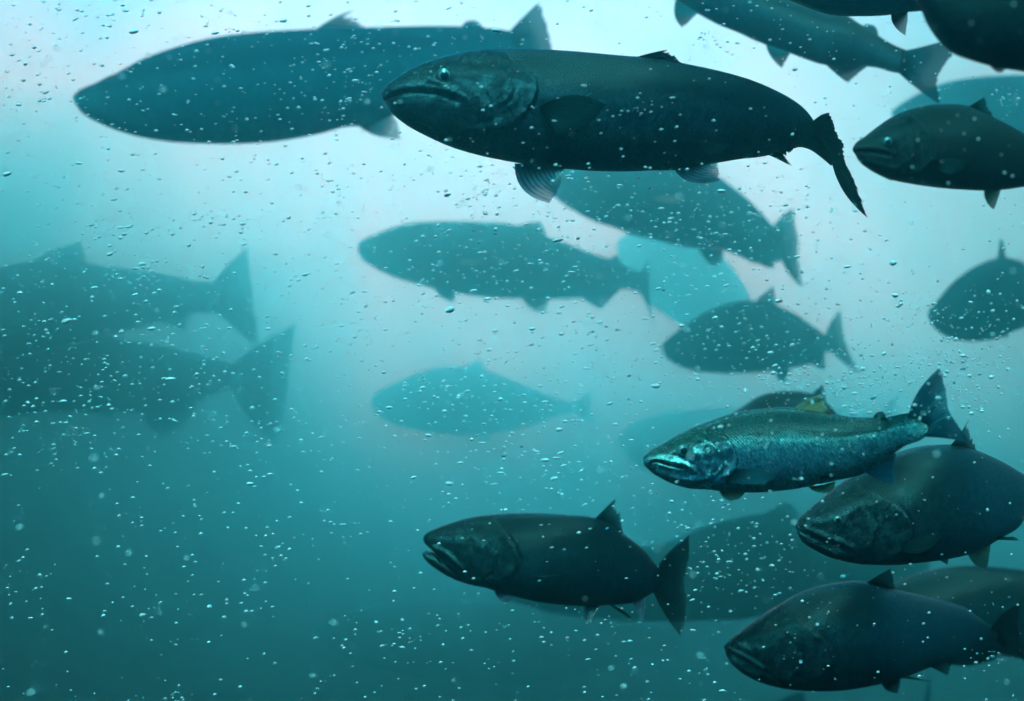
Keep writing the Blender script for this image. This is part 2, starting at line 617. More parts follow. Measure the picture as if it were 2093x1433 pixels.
        ex = lambda a, z0=0, z1=0: np.r_[a.ravel(), z0, z1]
        set_attr(me, 'belly', ex(belly, .5, .5))
        set_attr(me, 'head', ex(head, 1, 0))
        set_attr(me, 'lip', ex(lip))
        set_attr(me, 'along', ex(along, 0, along[-1, 0]))
        set_attr(me, 'around', ex(around))
        FISH.append(s)

    # surface offset towards (+) the camera at a grid point
    def surf(s, p, near=True):
        d = np.linalg.norm(s.Mp - p, axis=1)
        i = d.argmin()
        hv = (s.T[i] - s.B[i]) / 2
        r = np.clip(np.dot(p - s.Mp[i], hv) / max(np.dot(hv, hv), 1e-6), -1, 1)
        y = s.wd[i] * max(0.0, 1 - abs(r) ** 2.1) ** 0.5
        return s.D[i], y, i

    def fin(s, name, base, tip, mat='far', lead=None, trail=None, where='mid', flare=0.03, rays=14, fray=0.06, sweep=0.0, seed=0, rim=0.0, thick=1.0, nv=14, label=None):
        rng = np.random.default_rng(seed + int(s.depth * 100) + len(name) * 7)
        B0, T0 = tr(base), tr(tip)
        nu = rays * 6 + 1
        u = np.linspace(0, 1, nu)
        v = np.linspace(0, 1, nv)
        Bp, Tp = resample(B0, nu), resample(T0, nu)
        ray_i = np.floor(u * rays)
        rl = 1 - fray * rng.random(rays + 1)[ray_i.astype(int)] - fray * 0.5 * (0.5 - 0.5 * np.cos(u * rays * 2 * np.pi))
        rl[0] = rl[-1] = 1
        # push the root inside the body
        cen = np.array([s.Mp[np.linalg.norm(s.Mp - b, axis=1).argmin()] for b in Bp])
        push = (0.45 if name == 'tail_fin' else 0.16) if where == 'mid' else 0.0
        Bi = Bp + (cen - Bp) * push
        G = Bi[:, None] + (Tp - Bi)[:, None] * (v[None] * rl[:, None])[..., None]
        bow = (4 * v * (1 - v))[None, :, None]
        if lead is not None:
            off = tr(lead)[0] - (Bp[0] + Tp[0]) / 2
            G = G + bow * off * ((1 - u) ** 1.6)[:, None, None]
        if trail is not None:
            off = tr(trail)[0] - (Bp[-1] + Tp[-1]) / 2
            G = G + bow * off * (u ** 1.6)[:, None, None]
        if where in ('near', 'far'):
            info = [s.surf(b) for b in Bp]
            d0 = np.array([i[0] for i in info])
            y0 = np.array([i[1] for i in info])
            sg = -1 if where == 'near' else 1
            D = d0[:, None] + sg * (y0[:, None] * 0.93 + flare * np.sin(v * 1.4)[None] * (0.4 + 0.6 * u[:, None]))
        else:
            info = [s.surf(b) for b in Bp]
            d0 = np.array([i[0] for i in info])
            D = d0[:, None] + sweep * (v[None] ** 1.2) + flare * 0.15 * np.sin(u * 5 + seed)[:, None] * v[None] ** 1.5
        stripe = np.clip(0.5 + 0.5 * np.cos(u * rays * 2 * np.pi), 0, 1) ** 2.0
        # rays fork halfway out
        fork = np.clip(0.5 + 0.5 * np.cos(u * rays * 4 * np.pi), 0, 1) ** 2.0
        ray = stripe[:, None] * (1 - 0.5 * v[None]) + fork[:, None] * (0.5 * np.clip(v * 2 - 0.8, 0, 1))[None]
        th = thick * s.len * (0.0065 * (1 - v) ** 1.5 + 0.0011)[None] * (0.75 + 0.5 * ray)
        th[:, -1] *= 0.3
        th[0] *= 0.5
        th[-1] *= 0.5
        A = unproject(G, D - th)
        Z = unproject(G, D + th)
        V = np.vstack([A.reshape(-1, 3), Z.reshape(-1, 3)]) - s.org
        F = []
        n = nu * nv
        for i in range(nu - 1):
            for j in range(nv - 1):
                a, b, c, d = i * nv + j, (i + 1) * nv + j, (i + 1) * nv + j + 1, i * nv + j + 1
                F += [(a, b, c, d), (n + d, n + c, n + b, n + a)]
        ring = [i * nv for i in range(nu)] + [(nu - 1) * nv + j for j in range(1, nv)] + [i * nv + nv - 1 for i in range(nu - 2, -1, -1)] + [j for j in range(nv - 2, 0, -1)]
        for q in range(len(ring)):
            a, b = ring[q], ring[(q + 1) % len(ring)]
            F.append((b, a, n + a, n + b))
        o = new_mesh(name, V, F, FIN[mat](), s.root)
        rimv = np.maximum(np.exp(-u / 0.035)[:, None] + 0 * v[None], np.exp(-(1 - v) / 0.05)[None] * 0.8 + 0 * u[:, None]) * rim
        two = lambda a: np.r_[np.broadcast_to(a, (nu, nv)).ravel(), np.broadcast_to(a, (nu, nv)).ravel()]
        set_attr(o.data, 'reach', two(v[None]))
        set_attr(o.data, 'ray', two(ray))
        set_attr(o.data, 'rim', two(np.clip(rimv, 0, 1)))
        if label:
            o['label'] = label
        s.outline_extra = getattr(s, 'outline_extra', []) + [np.vstack([Bp, Tp[::-1]])]
        return o

    def close_tail(s):
        """tail fin for a fish whose rear lies outside the picture or behind another"""
        if any(c.name.startswith('tail_fin') for c in s.root.children):
            return
        T, B = s.T[-4], s.B[-4]
        back = (s.Mp[-4] - s.Mp[-14])
        back = back / np.linalg.norm(back)
        up_ = np.array([back[1], -back[0]])
        hgt = max(np.linalg.norm(s.T - s.B, axis=1).max() * 0.42, np.linalg.norm(T - B))
        ln = hgt * 1.0
        m = s.Mp[-4]
        fmt = lambda P: ' '.join('p:%.1f,%.1f' % tuple(q) for q in P)
        s.fin('tail_fin', fmt([T, m, B]), fmt([m + back * ln + up_ * hgt, m + back * ln * .62, m + back * ln - up_ * hgt]),
              'far' if s.depth > 3 else 'dark', rays=16, fray=.03)

    def dome(s, name, c, r, mat, parent=None, bulge=0.45, squash=1.0, lift=0.0):
        """low dome lying on the skin at grid point c"""
        d, y, i = s.surf(c)
        base = unproject(c, d - y * 0.985 - lift)
        out = s.side[i]
        up_ = (s.T[i] - s.B[i])
        zv = np.array([up_[0], 0, -up_[1]])
        zv = zv / np.linalg.norm(zv)
        xv = np.cross(zv, out)
        nr, nq = 28, 8
        V, F = [], []
        for q in range(nq):
            a = q / nq * math.pi / 2 - 0.25
            for j in range(nr):
                b = j / nr * 2 * math.pi
                V.append(base + r * s.k * (math.cos(a) * (math.cos(b) * xv + math.sin(b) * zv * squash)) + out * r * s.k * bulge * math.sin(a))
        V.append(base + out * r * s.k * bulge)
        for q in range(nq - 1):
            for j in range(nr):
                a, b = q * nr + j, q * nr + (j + 1) % nr
                F.append((a, b, b + nr, a + nr))
        for j in range(nr):
            F.append(((nq - 1) * nr + j, (nq - 1) * nr + (j + 1) % nr, nq * nr))
        ref = np.array(s.org)
        o = new_mesh(name, np.array(V) - ref, F, mat, parent or s.root)
        return o

    def eye(s, c, r):
        c = tr(c)[0]
        lid = s.dome('eye', c, r, plain_material('eye_white', (0.06, 0.11, 0.11), 0.3, 0.2, coat=0.15), bulge=0.50)
        s.dome('iris', c, r * 0.74, plain_material('eye_iris', (0.16, 0.26, 0.25), 0.3, 0.4, coat=0.2), lid, bulge=0.40, lift=r * s.k * 0.30)
        s.dome('pupil', c, r * 0.52, plain_material('eye_pupil', (0.002, 0.003, 0.003), 0.2, 0, coat=0.2), lid, bulge=0.40, lift=r * s.k * 0.47)

    def nostril(s, c, r):
        c = tr(c)[0]
        d, y, i = s.surf(c)
        out = s.side[i]
        base = unproject(c, d - y * 1.0)
        zv = np.array([0, 0, 1.0])
        xv = np.cross(zv, out)
        V, F = [], []
        n, m = 20, 8
        for a in range(n):
            A = a / n * 2 * math.pi
            rd = math.cos(A) * xv * 1.1 + math.sin(A) * zv
            for b in range(m):
                Bq = b / m * 2 * math.pi
                V.append(base + s.k * r * (rd * (1 + 0.34 * math.cos(Bq)) + out * 0.34 * math.sin(Bq)))
        for a in range(n):
            for b in range(m):
                F.append((a * m + b, ((a + 1) % n) * m + b, ((a + 1) % n) * m + (b + 1) % m, a * m + (b + 1) % m))
        new_mesh('nostril', np.array(V) - s.org, F, plain_material('nostril_rim', (0.16, 0.24, 0.24), 0.3, 0.2), s.root)


def s_front(L):
    """sign of the side on which the snout (left) lies, for a line running downwards"""
    return 1.0 if L[-1][1] > L[0][1] else -1.0


#@FISH
# ------------------------------------------------------------------ the salmon
def school():
    S = Salmon
    # big dark salmon nearest the middle
    f = S('big dark salmon in the middle, sharpest of the upper fish, tail bent sharply down', 0.8,
          'c1:118,385 c1:150,345 c1:250,272 c1:350,220 c1:480,175 c1:620,143 c1:780,125 c1:900,121 c1:1100,125 c1:1300,137 c1:1560,160 c1:1800,180 c2:600,185 c2:850,240 c2:1020,290 c2:1200,365 c2:1320,430 c2:1400,490 c2:1460,560 c2:1515,650 c2:1575,760 c2:1625,860',
          'c1:118,385 c1:122,408 c1:130,428 c1:143,450 c1:180,510 c1:250,570 c1:400,655 c1:550,720 c1:700,765 c1:860,800 c1:1050,830 c1:1250,853 c1:1500,868 c1:1700,866 c2:300,937 c2:470,935 c2:640,908 c2:800,880 c2:950,855 c2:1070,842 c2:1180,820 c2:1300,785 c2:1380,770 c2:1450,790 c2:1530,845 c2:1600,905',
          dep=((0, 0), (.3, 0), (.6, .012), (.85, .04), (1, .07)), skin='dark', ns=300, nr=120,
          feats=[('ridge', 'c1:145,437 c1:230,415 c1:370,408 c1:470,418 c1:540,445 c1:600,465', 3.4, -2.6),
                 ('ridge', 'c1:170,400 c1:260,375 c1:380,378 c1:470,395 c1:560,430', 5, 2.0),
                 ('ridge', 'c1:430,340 c1:500,370 c1:560,405 c1:630,450', 4.5, 2.6),
                 ('ridge', 'c1:455,335 c1:540,350 c1:610,390 c1:650,440', 2.2, -1.6),
                 ('step', 'c1:960,250 c1:1010,285 c1:1045,350 c1:1045,430 c1:1010,500 c1:940,580 c1:830,635', 6, 3.0),
                 ('step', 'c1:800,260 c1:860,310 c1:905,375 c1:900,430 c1:850,490 c1:740,520', 4, 1.6),
                 ('ridge', 'c1:660,610 c1:760,585 c1:860,545 c1:930,500', 3, -1.2),
                 ('ridge', 'c1:620,680 c1:720,740 c1:850,795', 2.5, -1.8),
                 ('bulge', 'c1:505,283 c1:507,283', 15, 2.2),
                 ('ridge', 'c1:420,262 c1:500,235 c1:580,255', 5, 1.4)],
          gill='c1:880,170 c1:960,250 c1:1010,285 c1:1045,350 c1:1045,430 c1:1010,500 c1:940,580 c1:830,660 c1:800,800',
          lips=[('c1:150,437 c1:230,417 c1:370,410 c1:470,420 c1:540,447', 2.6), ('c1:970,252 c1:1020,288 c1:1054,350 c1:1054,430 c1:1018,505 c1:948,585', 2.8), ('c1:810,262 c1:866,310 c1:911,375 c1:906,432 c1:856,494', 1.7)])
    f.eye('c1:505,284', 17)
    f.nostril('c1:330,277', 4.2)
    f.fin('dorsal_fin', 'c1:1560,160 c1:1800,182 c1:1945,205', 'c1:1868,124 c1:1905,150 c1:1950,198', 'dusk', lead='c1:1700,134', fray=.10)
    f.fin('pectoral_fin', 'c1:1092,470 c1:1085,490 c1:1130,540', 'c1:1495,462 c1:1440,540 c1:1195,645', 'dusk', lead='c1:1290,402', where='near', flare=.02, rays=13)
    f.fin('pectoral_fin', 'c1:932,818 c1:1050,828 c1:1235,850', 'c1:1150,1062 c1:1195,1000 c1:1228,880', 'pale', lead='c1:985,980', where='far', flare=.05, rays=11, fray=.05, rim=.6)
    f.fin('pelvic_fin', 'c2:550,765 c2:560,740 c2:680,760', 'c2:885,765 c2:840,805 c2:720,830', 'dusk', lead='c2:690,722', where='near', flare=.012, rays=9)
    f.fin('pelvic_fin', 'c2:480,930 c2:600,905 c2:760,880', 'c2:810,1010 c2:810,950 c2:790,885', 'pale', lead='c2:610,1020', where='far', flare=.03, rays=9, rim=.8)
    f.fin('anal_fin', 'c2:1090,842 c2:1210,820 c2:1340,770', 'c2:1345,922 c2:1300,830 c2:1345,785', 'dusk', lead='c2:1210,872', fray=.35, rays=10)
    f.fin('tail_fin', 'c2:1465,560 c2:1530,690 c2:1590,800 c2:1610,880', 'c2:1590,525 c2:1655,670 c2:1705,790 c2:1700,850 c2:1760,980 c2:1800,1080 c2:1862,1275', 'dusk',
          lead='c2:1530,520', trail='c2:1690,1090', fray=.10, rays=26, sweep=-.03)
    # large teal salmon behind it
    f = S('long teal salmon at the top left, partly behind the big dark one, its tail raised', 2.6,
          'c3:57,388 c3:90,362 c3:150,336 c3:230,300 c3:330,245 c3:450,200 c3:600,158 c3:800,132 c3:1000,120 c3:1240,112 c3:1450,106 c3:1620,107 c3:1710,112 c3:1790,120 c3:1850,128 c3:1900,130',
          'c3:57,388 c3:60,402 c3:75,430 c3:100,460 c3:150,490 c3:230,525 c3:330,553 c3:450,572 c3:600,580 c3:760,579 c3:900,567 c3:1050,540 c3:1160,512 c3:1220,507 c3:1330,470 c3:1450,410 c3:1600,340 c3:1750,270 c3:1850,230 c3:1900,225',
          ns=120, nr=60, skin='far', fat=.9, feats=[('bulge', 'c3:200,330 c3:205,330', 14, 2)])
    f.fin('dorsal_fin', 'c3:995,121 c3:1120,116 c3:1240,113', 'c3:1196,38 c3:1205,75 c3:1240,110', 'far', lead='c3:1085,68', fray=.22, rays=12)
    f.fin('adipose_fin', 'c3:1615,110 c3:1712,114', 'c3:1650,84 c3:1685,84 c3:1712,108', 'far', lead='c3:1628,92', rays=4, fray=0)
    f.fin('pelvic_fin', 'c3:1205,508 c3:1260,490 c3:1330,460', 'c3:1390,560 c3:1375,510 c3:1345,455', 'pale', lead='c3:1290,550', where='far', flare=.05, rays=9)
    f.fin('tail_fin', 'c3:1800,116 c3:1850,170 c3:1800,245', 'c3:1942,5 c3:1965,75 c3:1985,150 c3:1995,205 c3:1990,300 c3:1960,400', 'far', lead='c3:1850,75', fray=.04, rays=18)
    # top right, seen from below, slanting down to the right
    f = S('teal salmon slanting down from the top edge with its forked tail at the right', 1.5,
          'c4:-270,-185 c4:-200,-250 c4:0,-270 c4:200,-225 c4:450,-120 c4:720,-4 c4:850,44 c4:950,78 c4:1060,92 c4:1120,130 c4:1240,205 c4:1300,245 c4:1345,268 c4:1400,290',
          'c4:-270,-185 c4:-230,-150 c4:-100,-80 c4:60,0 c4:180,75 c4:300,140 c4:420,188 c4:540,243 c4:600,266 c4:700,300 c4:820,345 c4:900,372 c4:1010,385 c4:1160,387 c4:1250,398 c4:1310,418 c4:1380,430',
          dep=((0, .1), (1, -.02)), ns=110, nr=60, skin='dark', fat=.95)
    f.fin('pectoral_fin', 'c4:60,0 c4:110,30 c4:185,78', 'c4:103,163 c4:140,130 c4:183,82', 'far', lead='c4:55,95', where='near', flare=.02, rays=9)
    f.fin('pelvic_fin', 'c4:588,258 c4:640,275 c4:728,308', 'c4:685,402 c4:710,350 c4:728,312', 'far', lead='c4:615,330', where='near', flare=.02, rays=9)
    f.fin('anal_fin', 'c4:905,372 c4:1010,383 c4:1180,387', 'c4:1075,490 c4:1120,440 c4:1175,392', 'far', lead='c4:990,440', rays=12)
    f.fin('adipose_fin', 'c4:1145,148 c4:1238,212', 'c4:1170,140 c4:1225,155 c4:1243,200', 'far', rays=4, fray=0)
    f.fin('tail_fin', 'c4:1345,268 c4:1400,350 c4:1310,418', 'c4:1700,215 c4:1690,300 c4:1625,400 c4:1588,490 c4:1605,560 c4:1602,612', 'far', lead='c4:1480,262', trail='c4:1420,500', fray=.04, rays=20)
    # along the top edge
    f = S('dark salmon cut by the top edge, only its belly and one fin hanging into view', 0.95,
          'p:1480,-70 p:1520,-130 p:1620,-180 p:1800,-200 p:2000,-180 p:2200,-120 p:2320,-90',
          'p:1480,-70 p:1510,-40 p:1570,-16 c4:720,-5 c4:850,48 c4:960,82 c4:1150,92 c4:1310,85 c4:1400,70 c4:1500,62 c4:1700,30 p:2050,-10 p:2200,-30 p:2320,-40',
          ns=90, nr=60, skin='dark', fat=.95)
    f.fin('pelvic_fin', 'c4:1318,82 c4:1360,78 c4:1412,68', 'c4:1404,209 c4:1412,150 c4:1415,75', 'dark', lead='c4:1335,150', where='far', flare=.02, rays=9)
    f = S('blackish salmon filling the top right corner, closest to the camera', 0.55,
          'c4:1420,-100 c4:1500,-260 c4:1650,-380 c4:1900,-450 c4:2300,-380 c4:2700,-100 c4:2900,150 c4:3000,240',
          'c4:1420,-100 c4:1460,-30 c4:1505,65 c4:1540,140 c4:1580,203 c4:1640,270 c4:1700,315 c4:1780,345 c4:1870,373 c4:2000,400 c4:2200,430 c4:2500,420 c4:2800,360 c4:3000,340',
          ns=120, nr=80, skin='black', fat=.9)
    f.fin('pelvic_fin', 'c4:1865,360 c4:1920,380 c4:1990,398', 'c4:1950,438 c4:1962,432 c4:1990,405', 'dark', where='far', flare=.02, rays=8, fray=.2)
    # right edge, dark head
    f = S('dark salmon with only its head and dorsal fin in view at the right edge', 0.66,
          'c4:1095,862 c4:1112,835 c4:1160,800 c4:1230,745 c4:1310,690 c4:1390,652 c4:1470,628 c4:1560,612 c4:1650,609 c4:1740,616 c4:1850,655 c4:1920,690 c4:2000,730 c4:2093,780 c4:2300,880 c4:2480,950 c4:2600,960',
          'c4:1095,862 c4:1093,880 c4:1108,900 c4:1130,938 c4:1180,980 c4:1250,1020 c4:1330,1050 c4:1450,1075 c4:1600,1096 c4:1750,1108 c4:1880,1112 c4:1990,1105 c4:2093,1090 c4:2300,1040 c4:2480,1020 c4:2600,1040',
          skin='black', ns=220, nr=96,
          feats=[('ridge', 'c4:1098,882 c4:1150,888 c4:1210,897 c4:1290,915', 3.2, -2.8), ('ridge', 'c4:1110,868 c4:1180,870 c4:1260,890 c4:1310,915', 4, 1.8),
                 ('step', 'c4:1440,720 c4:1500,790 c4:1530,880 c4:1510,960 c4:1440,1020 c4:1330,1040', 5, 2.8),
                 ('step', 'c4:1400,800 c4:1430,880 c4:1410,950 c4:1340,985', 4, 1.4), ('bulge', 'c4:1300,828 c4:1302,828', 14, 2.0),
                 ('ridge', 'c4:1160,940 c4:1250,975 c4:1350,1000', 5, 1.2)],
          gill='c4:1400,650 c4:1440,720 c4:1500,790 c4:1530,880 c4:1510,960 c4:1440,1020 c4:1330,1045',
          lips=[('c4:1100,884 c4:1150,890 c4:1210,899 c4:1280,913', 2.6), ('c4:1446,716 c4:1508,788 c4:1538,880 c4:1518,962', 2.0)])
    f.eye('c4:1300,828', 10)
    f.fin('dorsal_fin', 'c4:1722,614 c4:1820,645 c4:1920,692', 'c4:1866,562 c4:1890,620 c4:1918,686', 'dark', lead='c4:1800,585', fray=.12, rays=11, rim=.3)
    f.fin('pectoral_fin', 'c4:1560,942 c4:1555,965 c4:1590,990', 'c4:1772,945 c4:1740,990 c4:1660,1022', 'dusk', lead='c4:1660,925', where='near', flare=.012, rays=11)
    f.fin('pelvic_fin', 'c4:1860,1108 c4:1910,1106 c4:1958,1100', 'c4:1918,1224 c4:1940,1170 c4:1958,1108', 'straw', lead='c4:1872,1175', where='far', flare=.02, rays=8, rim=.3)
    # pale blue one behind it
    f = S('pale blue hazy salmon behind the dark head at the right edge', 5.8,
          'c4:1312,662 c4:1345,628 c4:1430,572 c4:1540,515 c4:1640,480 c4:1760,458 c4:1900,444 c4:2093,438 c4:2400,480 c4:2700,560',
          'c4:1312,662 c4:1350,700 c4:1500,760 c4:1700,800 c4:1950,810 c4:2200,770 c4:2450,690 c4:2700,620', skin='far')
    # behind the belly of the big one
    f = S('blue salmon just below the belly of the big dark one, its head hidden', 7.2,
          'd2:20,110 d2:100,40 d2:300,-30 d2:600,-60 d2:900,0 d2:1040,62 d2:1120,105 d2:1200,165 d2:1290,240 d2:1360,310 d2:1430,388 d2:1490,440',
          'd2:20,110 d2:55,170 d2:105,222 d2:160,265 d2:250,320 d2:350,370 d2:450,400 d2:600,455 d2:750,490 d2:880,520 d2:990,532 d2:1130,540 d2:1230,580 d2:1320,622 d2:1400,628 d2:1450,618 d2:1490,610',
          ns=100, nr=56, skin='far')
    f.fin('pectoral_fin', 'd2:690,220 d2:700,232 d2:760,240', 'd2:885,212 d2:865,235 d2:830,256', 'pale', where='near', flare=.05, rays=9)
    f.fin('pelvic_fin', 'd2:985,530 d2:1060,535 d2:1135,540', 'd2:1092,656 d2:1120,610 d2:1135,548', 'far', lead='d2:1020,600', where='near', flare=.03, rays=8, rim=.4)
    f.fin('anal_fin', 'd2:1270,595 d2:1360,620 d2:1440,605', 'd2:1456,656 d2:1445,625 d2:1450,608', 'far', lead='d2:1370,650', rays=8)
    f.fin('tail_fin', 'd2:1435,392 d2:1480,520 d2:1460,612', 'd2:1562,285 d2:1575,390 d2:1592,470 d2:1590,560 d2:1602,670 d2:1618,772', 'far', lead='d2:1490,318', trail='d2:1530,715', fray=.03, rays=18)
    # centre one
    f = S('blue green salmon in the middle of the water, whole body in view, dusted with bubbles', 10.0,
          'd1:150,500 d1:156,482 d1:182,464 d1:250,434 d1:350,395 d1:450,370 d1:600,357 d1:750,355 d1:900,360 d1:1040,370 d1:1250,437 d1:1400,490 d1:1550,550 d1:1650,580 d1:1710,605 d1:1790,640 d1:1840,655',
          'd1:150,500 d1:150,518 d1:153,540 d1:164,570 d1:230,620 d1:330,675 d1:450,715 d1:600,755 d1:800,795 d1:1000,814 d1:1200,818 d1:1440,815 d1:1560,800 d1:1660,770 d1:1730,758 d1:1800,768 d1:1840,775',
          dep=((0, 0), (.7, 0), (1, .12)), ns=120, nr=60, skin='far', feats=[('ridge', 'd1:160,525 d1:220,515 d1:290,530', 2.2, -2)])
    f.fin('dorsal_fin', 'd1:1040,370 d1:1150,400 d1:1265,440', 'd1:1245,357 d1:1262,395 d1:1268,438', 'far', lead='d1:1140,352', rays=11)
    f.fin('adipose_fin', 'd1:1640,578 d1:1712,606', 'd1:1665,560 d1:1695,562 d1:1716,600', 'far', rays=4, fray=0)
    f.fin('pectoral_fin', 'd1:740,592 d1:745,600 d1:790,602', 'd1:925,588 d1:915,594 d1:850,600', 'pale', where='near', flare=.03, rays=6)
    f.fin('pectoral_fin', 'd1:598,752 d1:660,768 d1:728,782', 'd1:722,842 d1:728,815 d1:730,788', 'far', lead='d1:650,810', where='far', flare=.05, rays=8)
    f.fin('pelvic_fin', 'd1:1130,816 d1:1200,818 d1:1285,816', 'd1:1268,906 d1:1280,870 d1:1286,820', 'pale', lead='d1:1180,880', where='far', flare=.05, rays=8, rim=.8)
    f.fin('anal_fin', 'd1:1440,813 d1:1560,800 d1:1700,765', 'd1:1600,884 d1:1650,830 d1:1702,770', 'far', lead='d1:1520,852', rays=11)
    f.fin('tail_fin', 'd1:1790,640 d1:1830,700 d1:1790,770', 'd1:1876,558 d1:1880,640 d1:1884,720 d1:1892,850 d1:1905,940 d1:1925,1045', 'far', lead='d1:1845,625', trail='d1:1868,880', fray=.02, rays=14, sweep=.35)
    # right of centre
    f = S('deep bodied teal salmon right of centre, swimming above the silver one', 8.0,
          'd2:757,1130 d2:775,1100 d2:820,1060 d2:880,1015 d2:960,958 d2:1050,910 d2:1180,865 d2:1300,850 d2:1450,878 d2:1560,930 d2:1650,990 d2:1750,1060 d2:1800,1095 d2:1840,1125',
          'd2:757,1130 d2:762,1150 d2:768,1178 d2:800,1215 d2:870,1255 d2:960,1280 d2:1100,1293 d2:1250,1294 d2:1400,1285 d2:1550,1262 d2:1650,1240 d2:1740,1172 d2:1800,1170 d2:1840,1190',
          dep=((0, 0), (.7, .05), (1, .3)), ns=90, nr=56, skin='far', fat=1.15)
    f.fin('dorsal_fin', 'd2:1300,850 d2:1380,862 d2:1460,885', 'd2:1441,758 d2:1450,820 d2:1460,880', 'far', lead='d2:1365,800', rays=10)
    f.fin('pelvic_fin', 'd2:1445,1278 d2:1490,1270 d2:1540,1262', 'd2:1507,1358 d2:1528,1310 d2:1540,1268', 'far', lead='d2:1465,1330', where='near', flare=.03, rays=7)
    f.fin('anal_fin', 'd2:1640,1240 d2:1700,1205 d2:1745,1172', 'd2:1757,1280 d2:1758,1230 d2:1752,1180', 'far', lead='d2:1700,1268', rays=9)
    f.fin('tail_fin', 'd2:1752,1062 d2:1800,1130 d2:1770,1172', 'd2:1846,903 d2:1862,1000 d2:1880,1100 d2:1920,1205 d2:1978,1308', 'far', lead='d2:1780,985', trail='d2:1860,1240', fray=.03, rays=16, sweep=.1)
    # head on at the right edge
    f = S('rounded teal salmon swimming almost head on at the right edge, thin dorsal fin upright', 4.8,
          'd3:750,632 d3:765,603 d3:830,545 d3:900,470 d3:1000,382 d3:1080,335 d3:1160,308 d3:1240,318 d3:1310,370 d3:1380,450 d3:1430,520',
          'd3:750,632 d3:756,665 d3:790,718 d3:850,765 d3:930,790 d3:1010,797 d3:1100,785 d3:1200,745 d3:1298,705 d3:1380,650 d3:1430,600',
          dep=((0, 0), (.3, .10), (.7, .45), (1, .85)), ns=90, nr=60, skin='far', fat=1.15)
    f.fin('dorsal_fin', 'd3:1122,322 d3:1160,310 d3:1205,314', 'd3:1155,195 d3:1162,190 d3:1182,270', 'far', lead='d3:1140,270', rays=6, sweep=.06)
    f.fin('pelvic_fin', 'd3:1175,752 d3:1190,745 d3:1215,738', 'd3:1190,785 d3:1200,778 d3:1208,752', 'far', where='near', flare=.02, rays=5)
    f.fin('pelvic_fin', 'd3:1245,722 d3:1260,715 d3:1280,705', 'd3:1320,712 d3:1320,700 d3:1310,692', 'pale', where='near', flare=.03, rays=5)
    # the silver one
    f = S('shiny silver salmon at the lower right, bright gill cover and pale edged dorsal fin', 0.74,
          'c5:88,568 c5:92,552 c5:105,538 c5:130,518 c5:200,478 c5:290,425 c5:380,385 c5:450,358 c5:550,325 c5:650,305 c5:750,294 c5:860,290 c5:960,305 c5:1080,325 c5:1180,340 c5:1290,344 c5:1370,340 c5:1450,325 c5:1510,318 c5:1560,335 c5:1585,350',
          'c5:88,568 c5:90,585 c5:98,600 c5:115,615 c5:140,637 c5:180,662 c5:250,695 c5:330,717 c5:420,722 c5:520,732 c5:620,738 c5:700,738 c5:800,730 c5:900,718 c5:1000,697 c5:1100,676 c5:1200,655 c5:1260,635 c5:1320,592 c5:1400,540 c5:1450,502 c5:1500,480 c5:1550,462 c5:1580,440',
          dep=((0, 0), (.55, 0), (1, -.04)), skin='silver', ns=320, nr=132, scales=150.,
          feats=[('ridge', 'd7:165,585 d7:195,545 d7:235,527 d7:310,545 d7:400,575 d7:500,600 d7:600,612', 2.2, -2.6),
                 ('ridge', 'd7:150,570 d7:200,512 d7:290,505 d7:420,535 d7:520,560', 3.0, 1.7),
                 ('ridge', 'd7:300,580 d7:420,612 d7:560,640', 2.6, 1.2),
                 ('ridge', 'd7:480,520 d7:580,560 d7:670,610 d7:735,670', 5.5, 2.6),
                 ('ridge', 'd7:600,520 d7:690,560 d7:760,620 d7:785,670 d7:730,705 d7:640,660', 1.7, -1.5),
                 ('step', 'd7:960,150 d7:1080,195 d7:1200,285 d7:1272,420 d7:1285,560 d7:1225,680 d7:1100,770 d7:960,805', 5, 3.0),
                 ('step', 'd7:850,250 d7:950,290 d7:1045,380 d7:1092,500 d7:1092,600 d7:1050,670 d7:930,730', 3.4, 1.8),
                 ('ridge', 'd7:1130,560 d7:1200,610 d7:1100,720', 2.5, 1.0), ('ridge', 'd7:960,540 d7:950,620 d7:910,700', 3.2, 1.2),
                 ('ridge', 'd7:1080,520 d7:1050,600 d7:990,660', 2.2, -.9),
                 ('ridge', 'd7:700,440 d7:790,420 d7:880,440', 3.5, .9), ('ridge', 'd7:700,340 d7:800,290 d7:880,270', 2.2, -.9),
                 ('ridge', 'd7:900,400 d7:910,470 d7:890,560', 5.0, 1.1),
                 ('ridge', 'd7:280,690 d7:450,740 d7:600,765 d7:800,770 d7:960,740', 5.0, 1.5),
                 ('ridge', 'd7:420,790 d7:600,820 d7:800,830 d7:960,810', 2.4, -1.1),
                 ('bulge', 'd7:640,405 d7:641,405', 15, 2.4), ('ridge', 'd7:470,400 d7:560,350 d7:680,340', 3.5, 1.0),
                 ('ridge', 'd7:470,450 d7:560,480 d7:690,490', 2.5, -1.0),
                 ('ridge', 'c5:570,425 c5:800,440 c5:1100,445 c5:1300,420 c5:1480,385', 1.3, -0.4)],
          gill='d7:820,120 d7:960,150 d7:1080,195 d7:1200,285 d7:1272,420 d7:1285,560 d7:1225,680 d7:1100,770 d7:960,820 d7:800,900',
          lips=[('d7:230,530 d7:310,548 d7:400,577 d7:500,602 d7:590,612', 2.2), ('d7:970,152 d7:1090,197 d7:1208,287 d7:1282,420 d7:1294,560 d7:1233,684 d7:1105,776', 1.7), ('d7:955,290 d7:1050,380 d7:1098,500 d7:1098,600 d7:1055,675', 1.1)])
    f.eye('d7:638,405', 14)
    f.nostril('d7:388,383', 3.4)
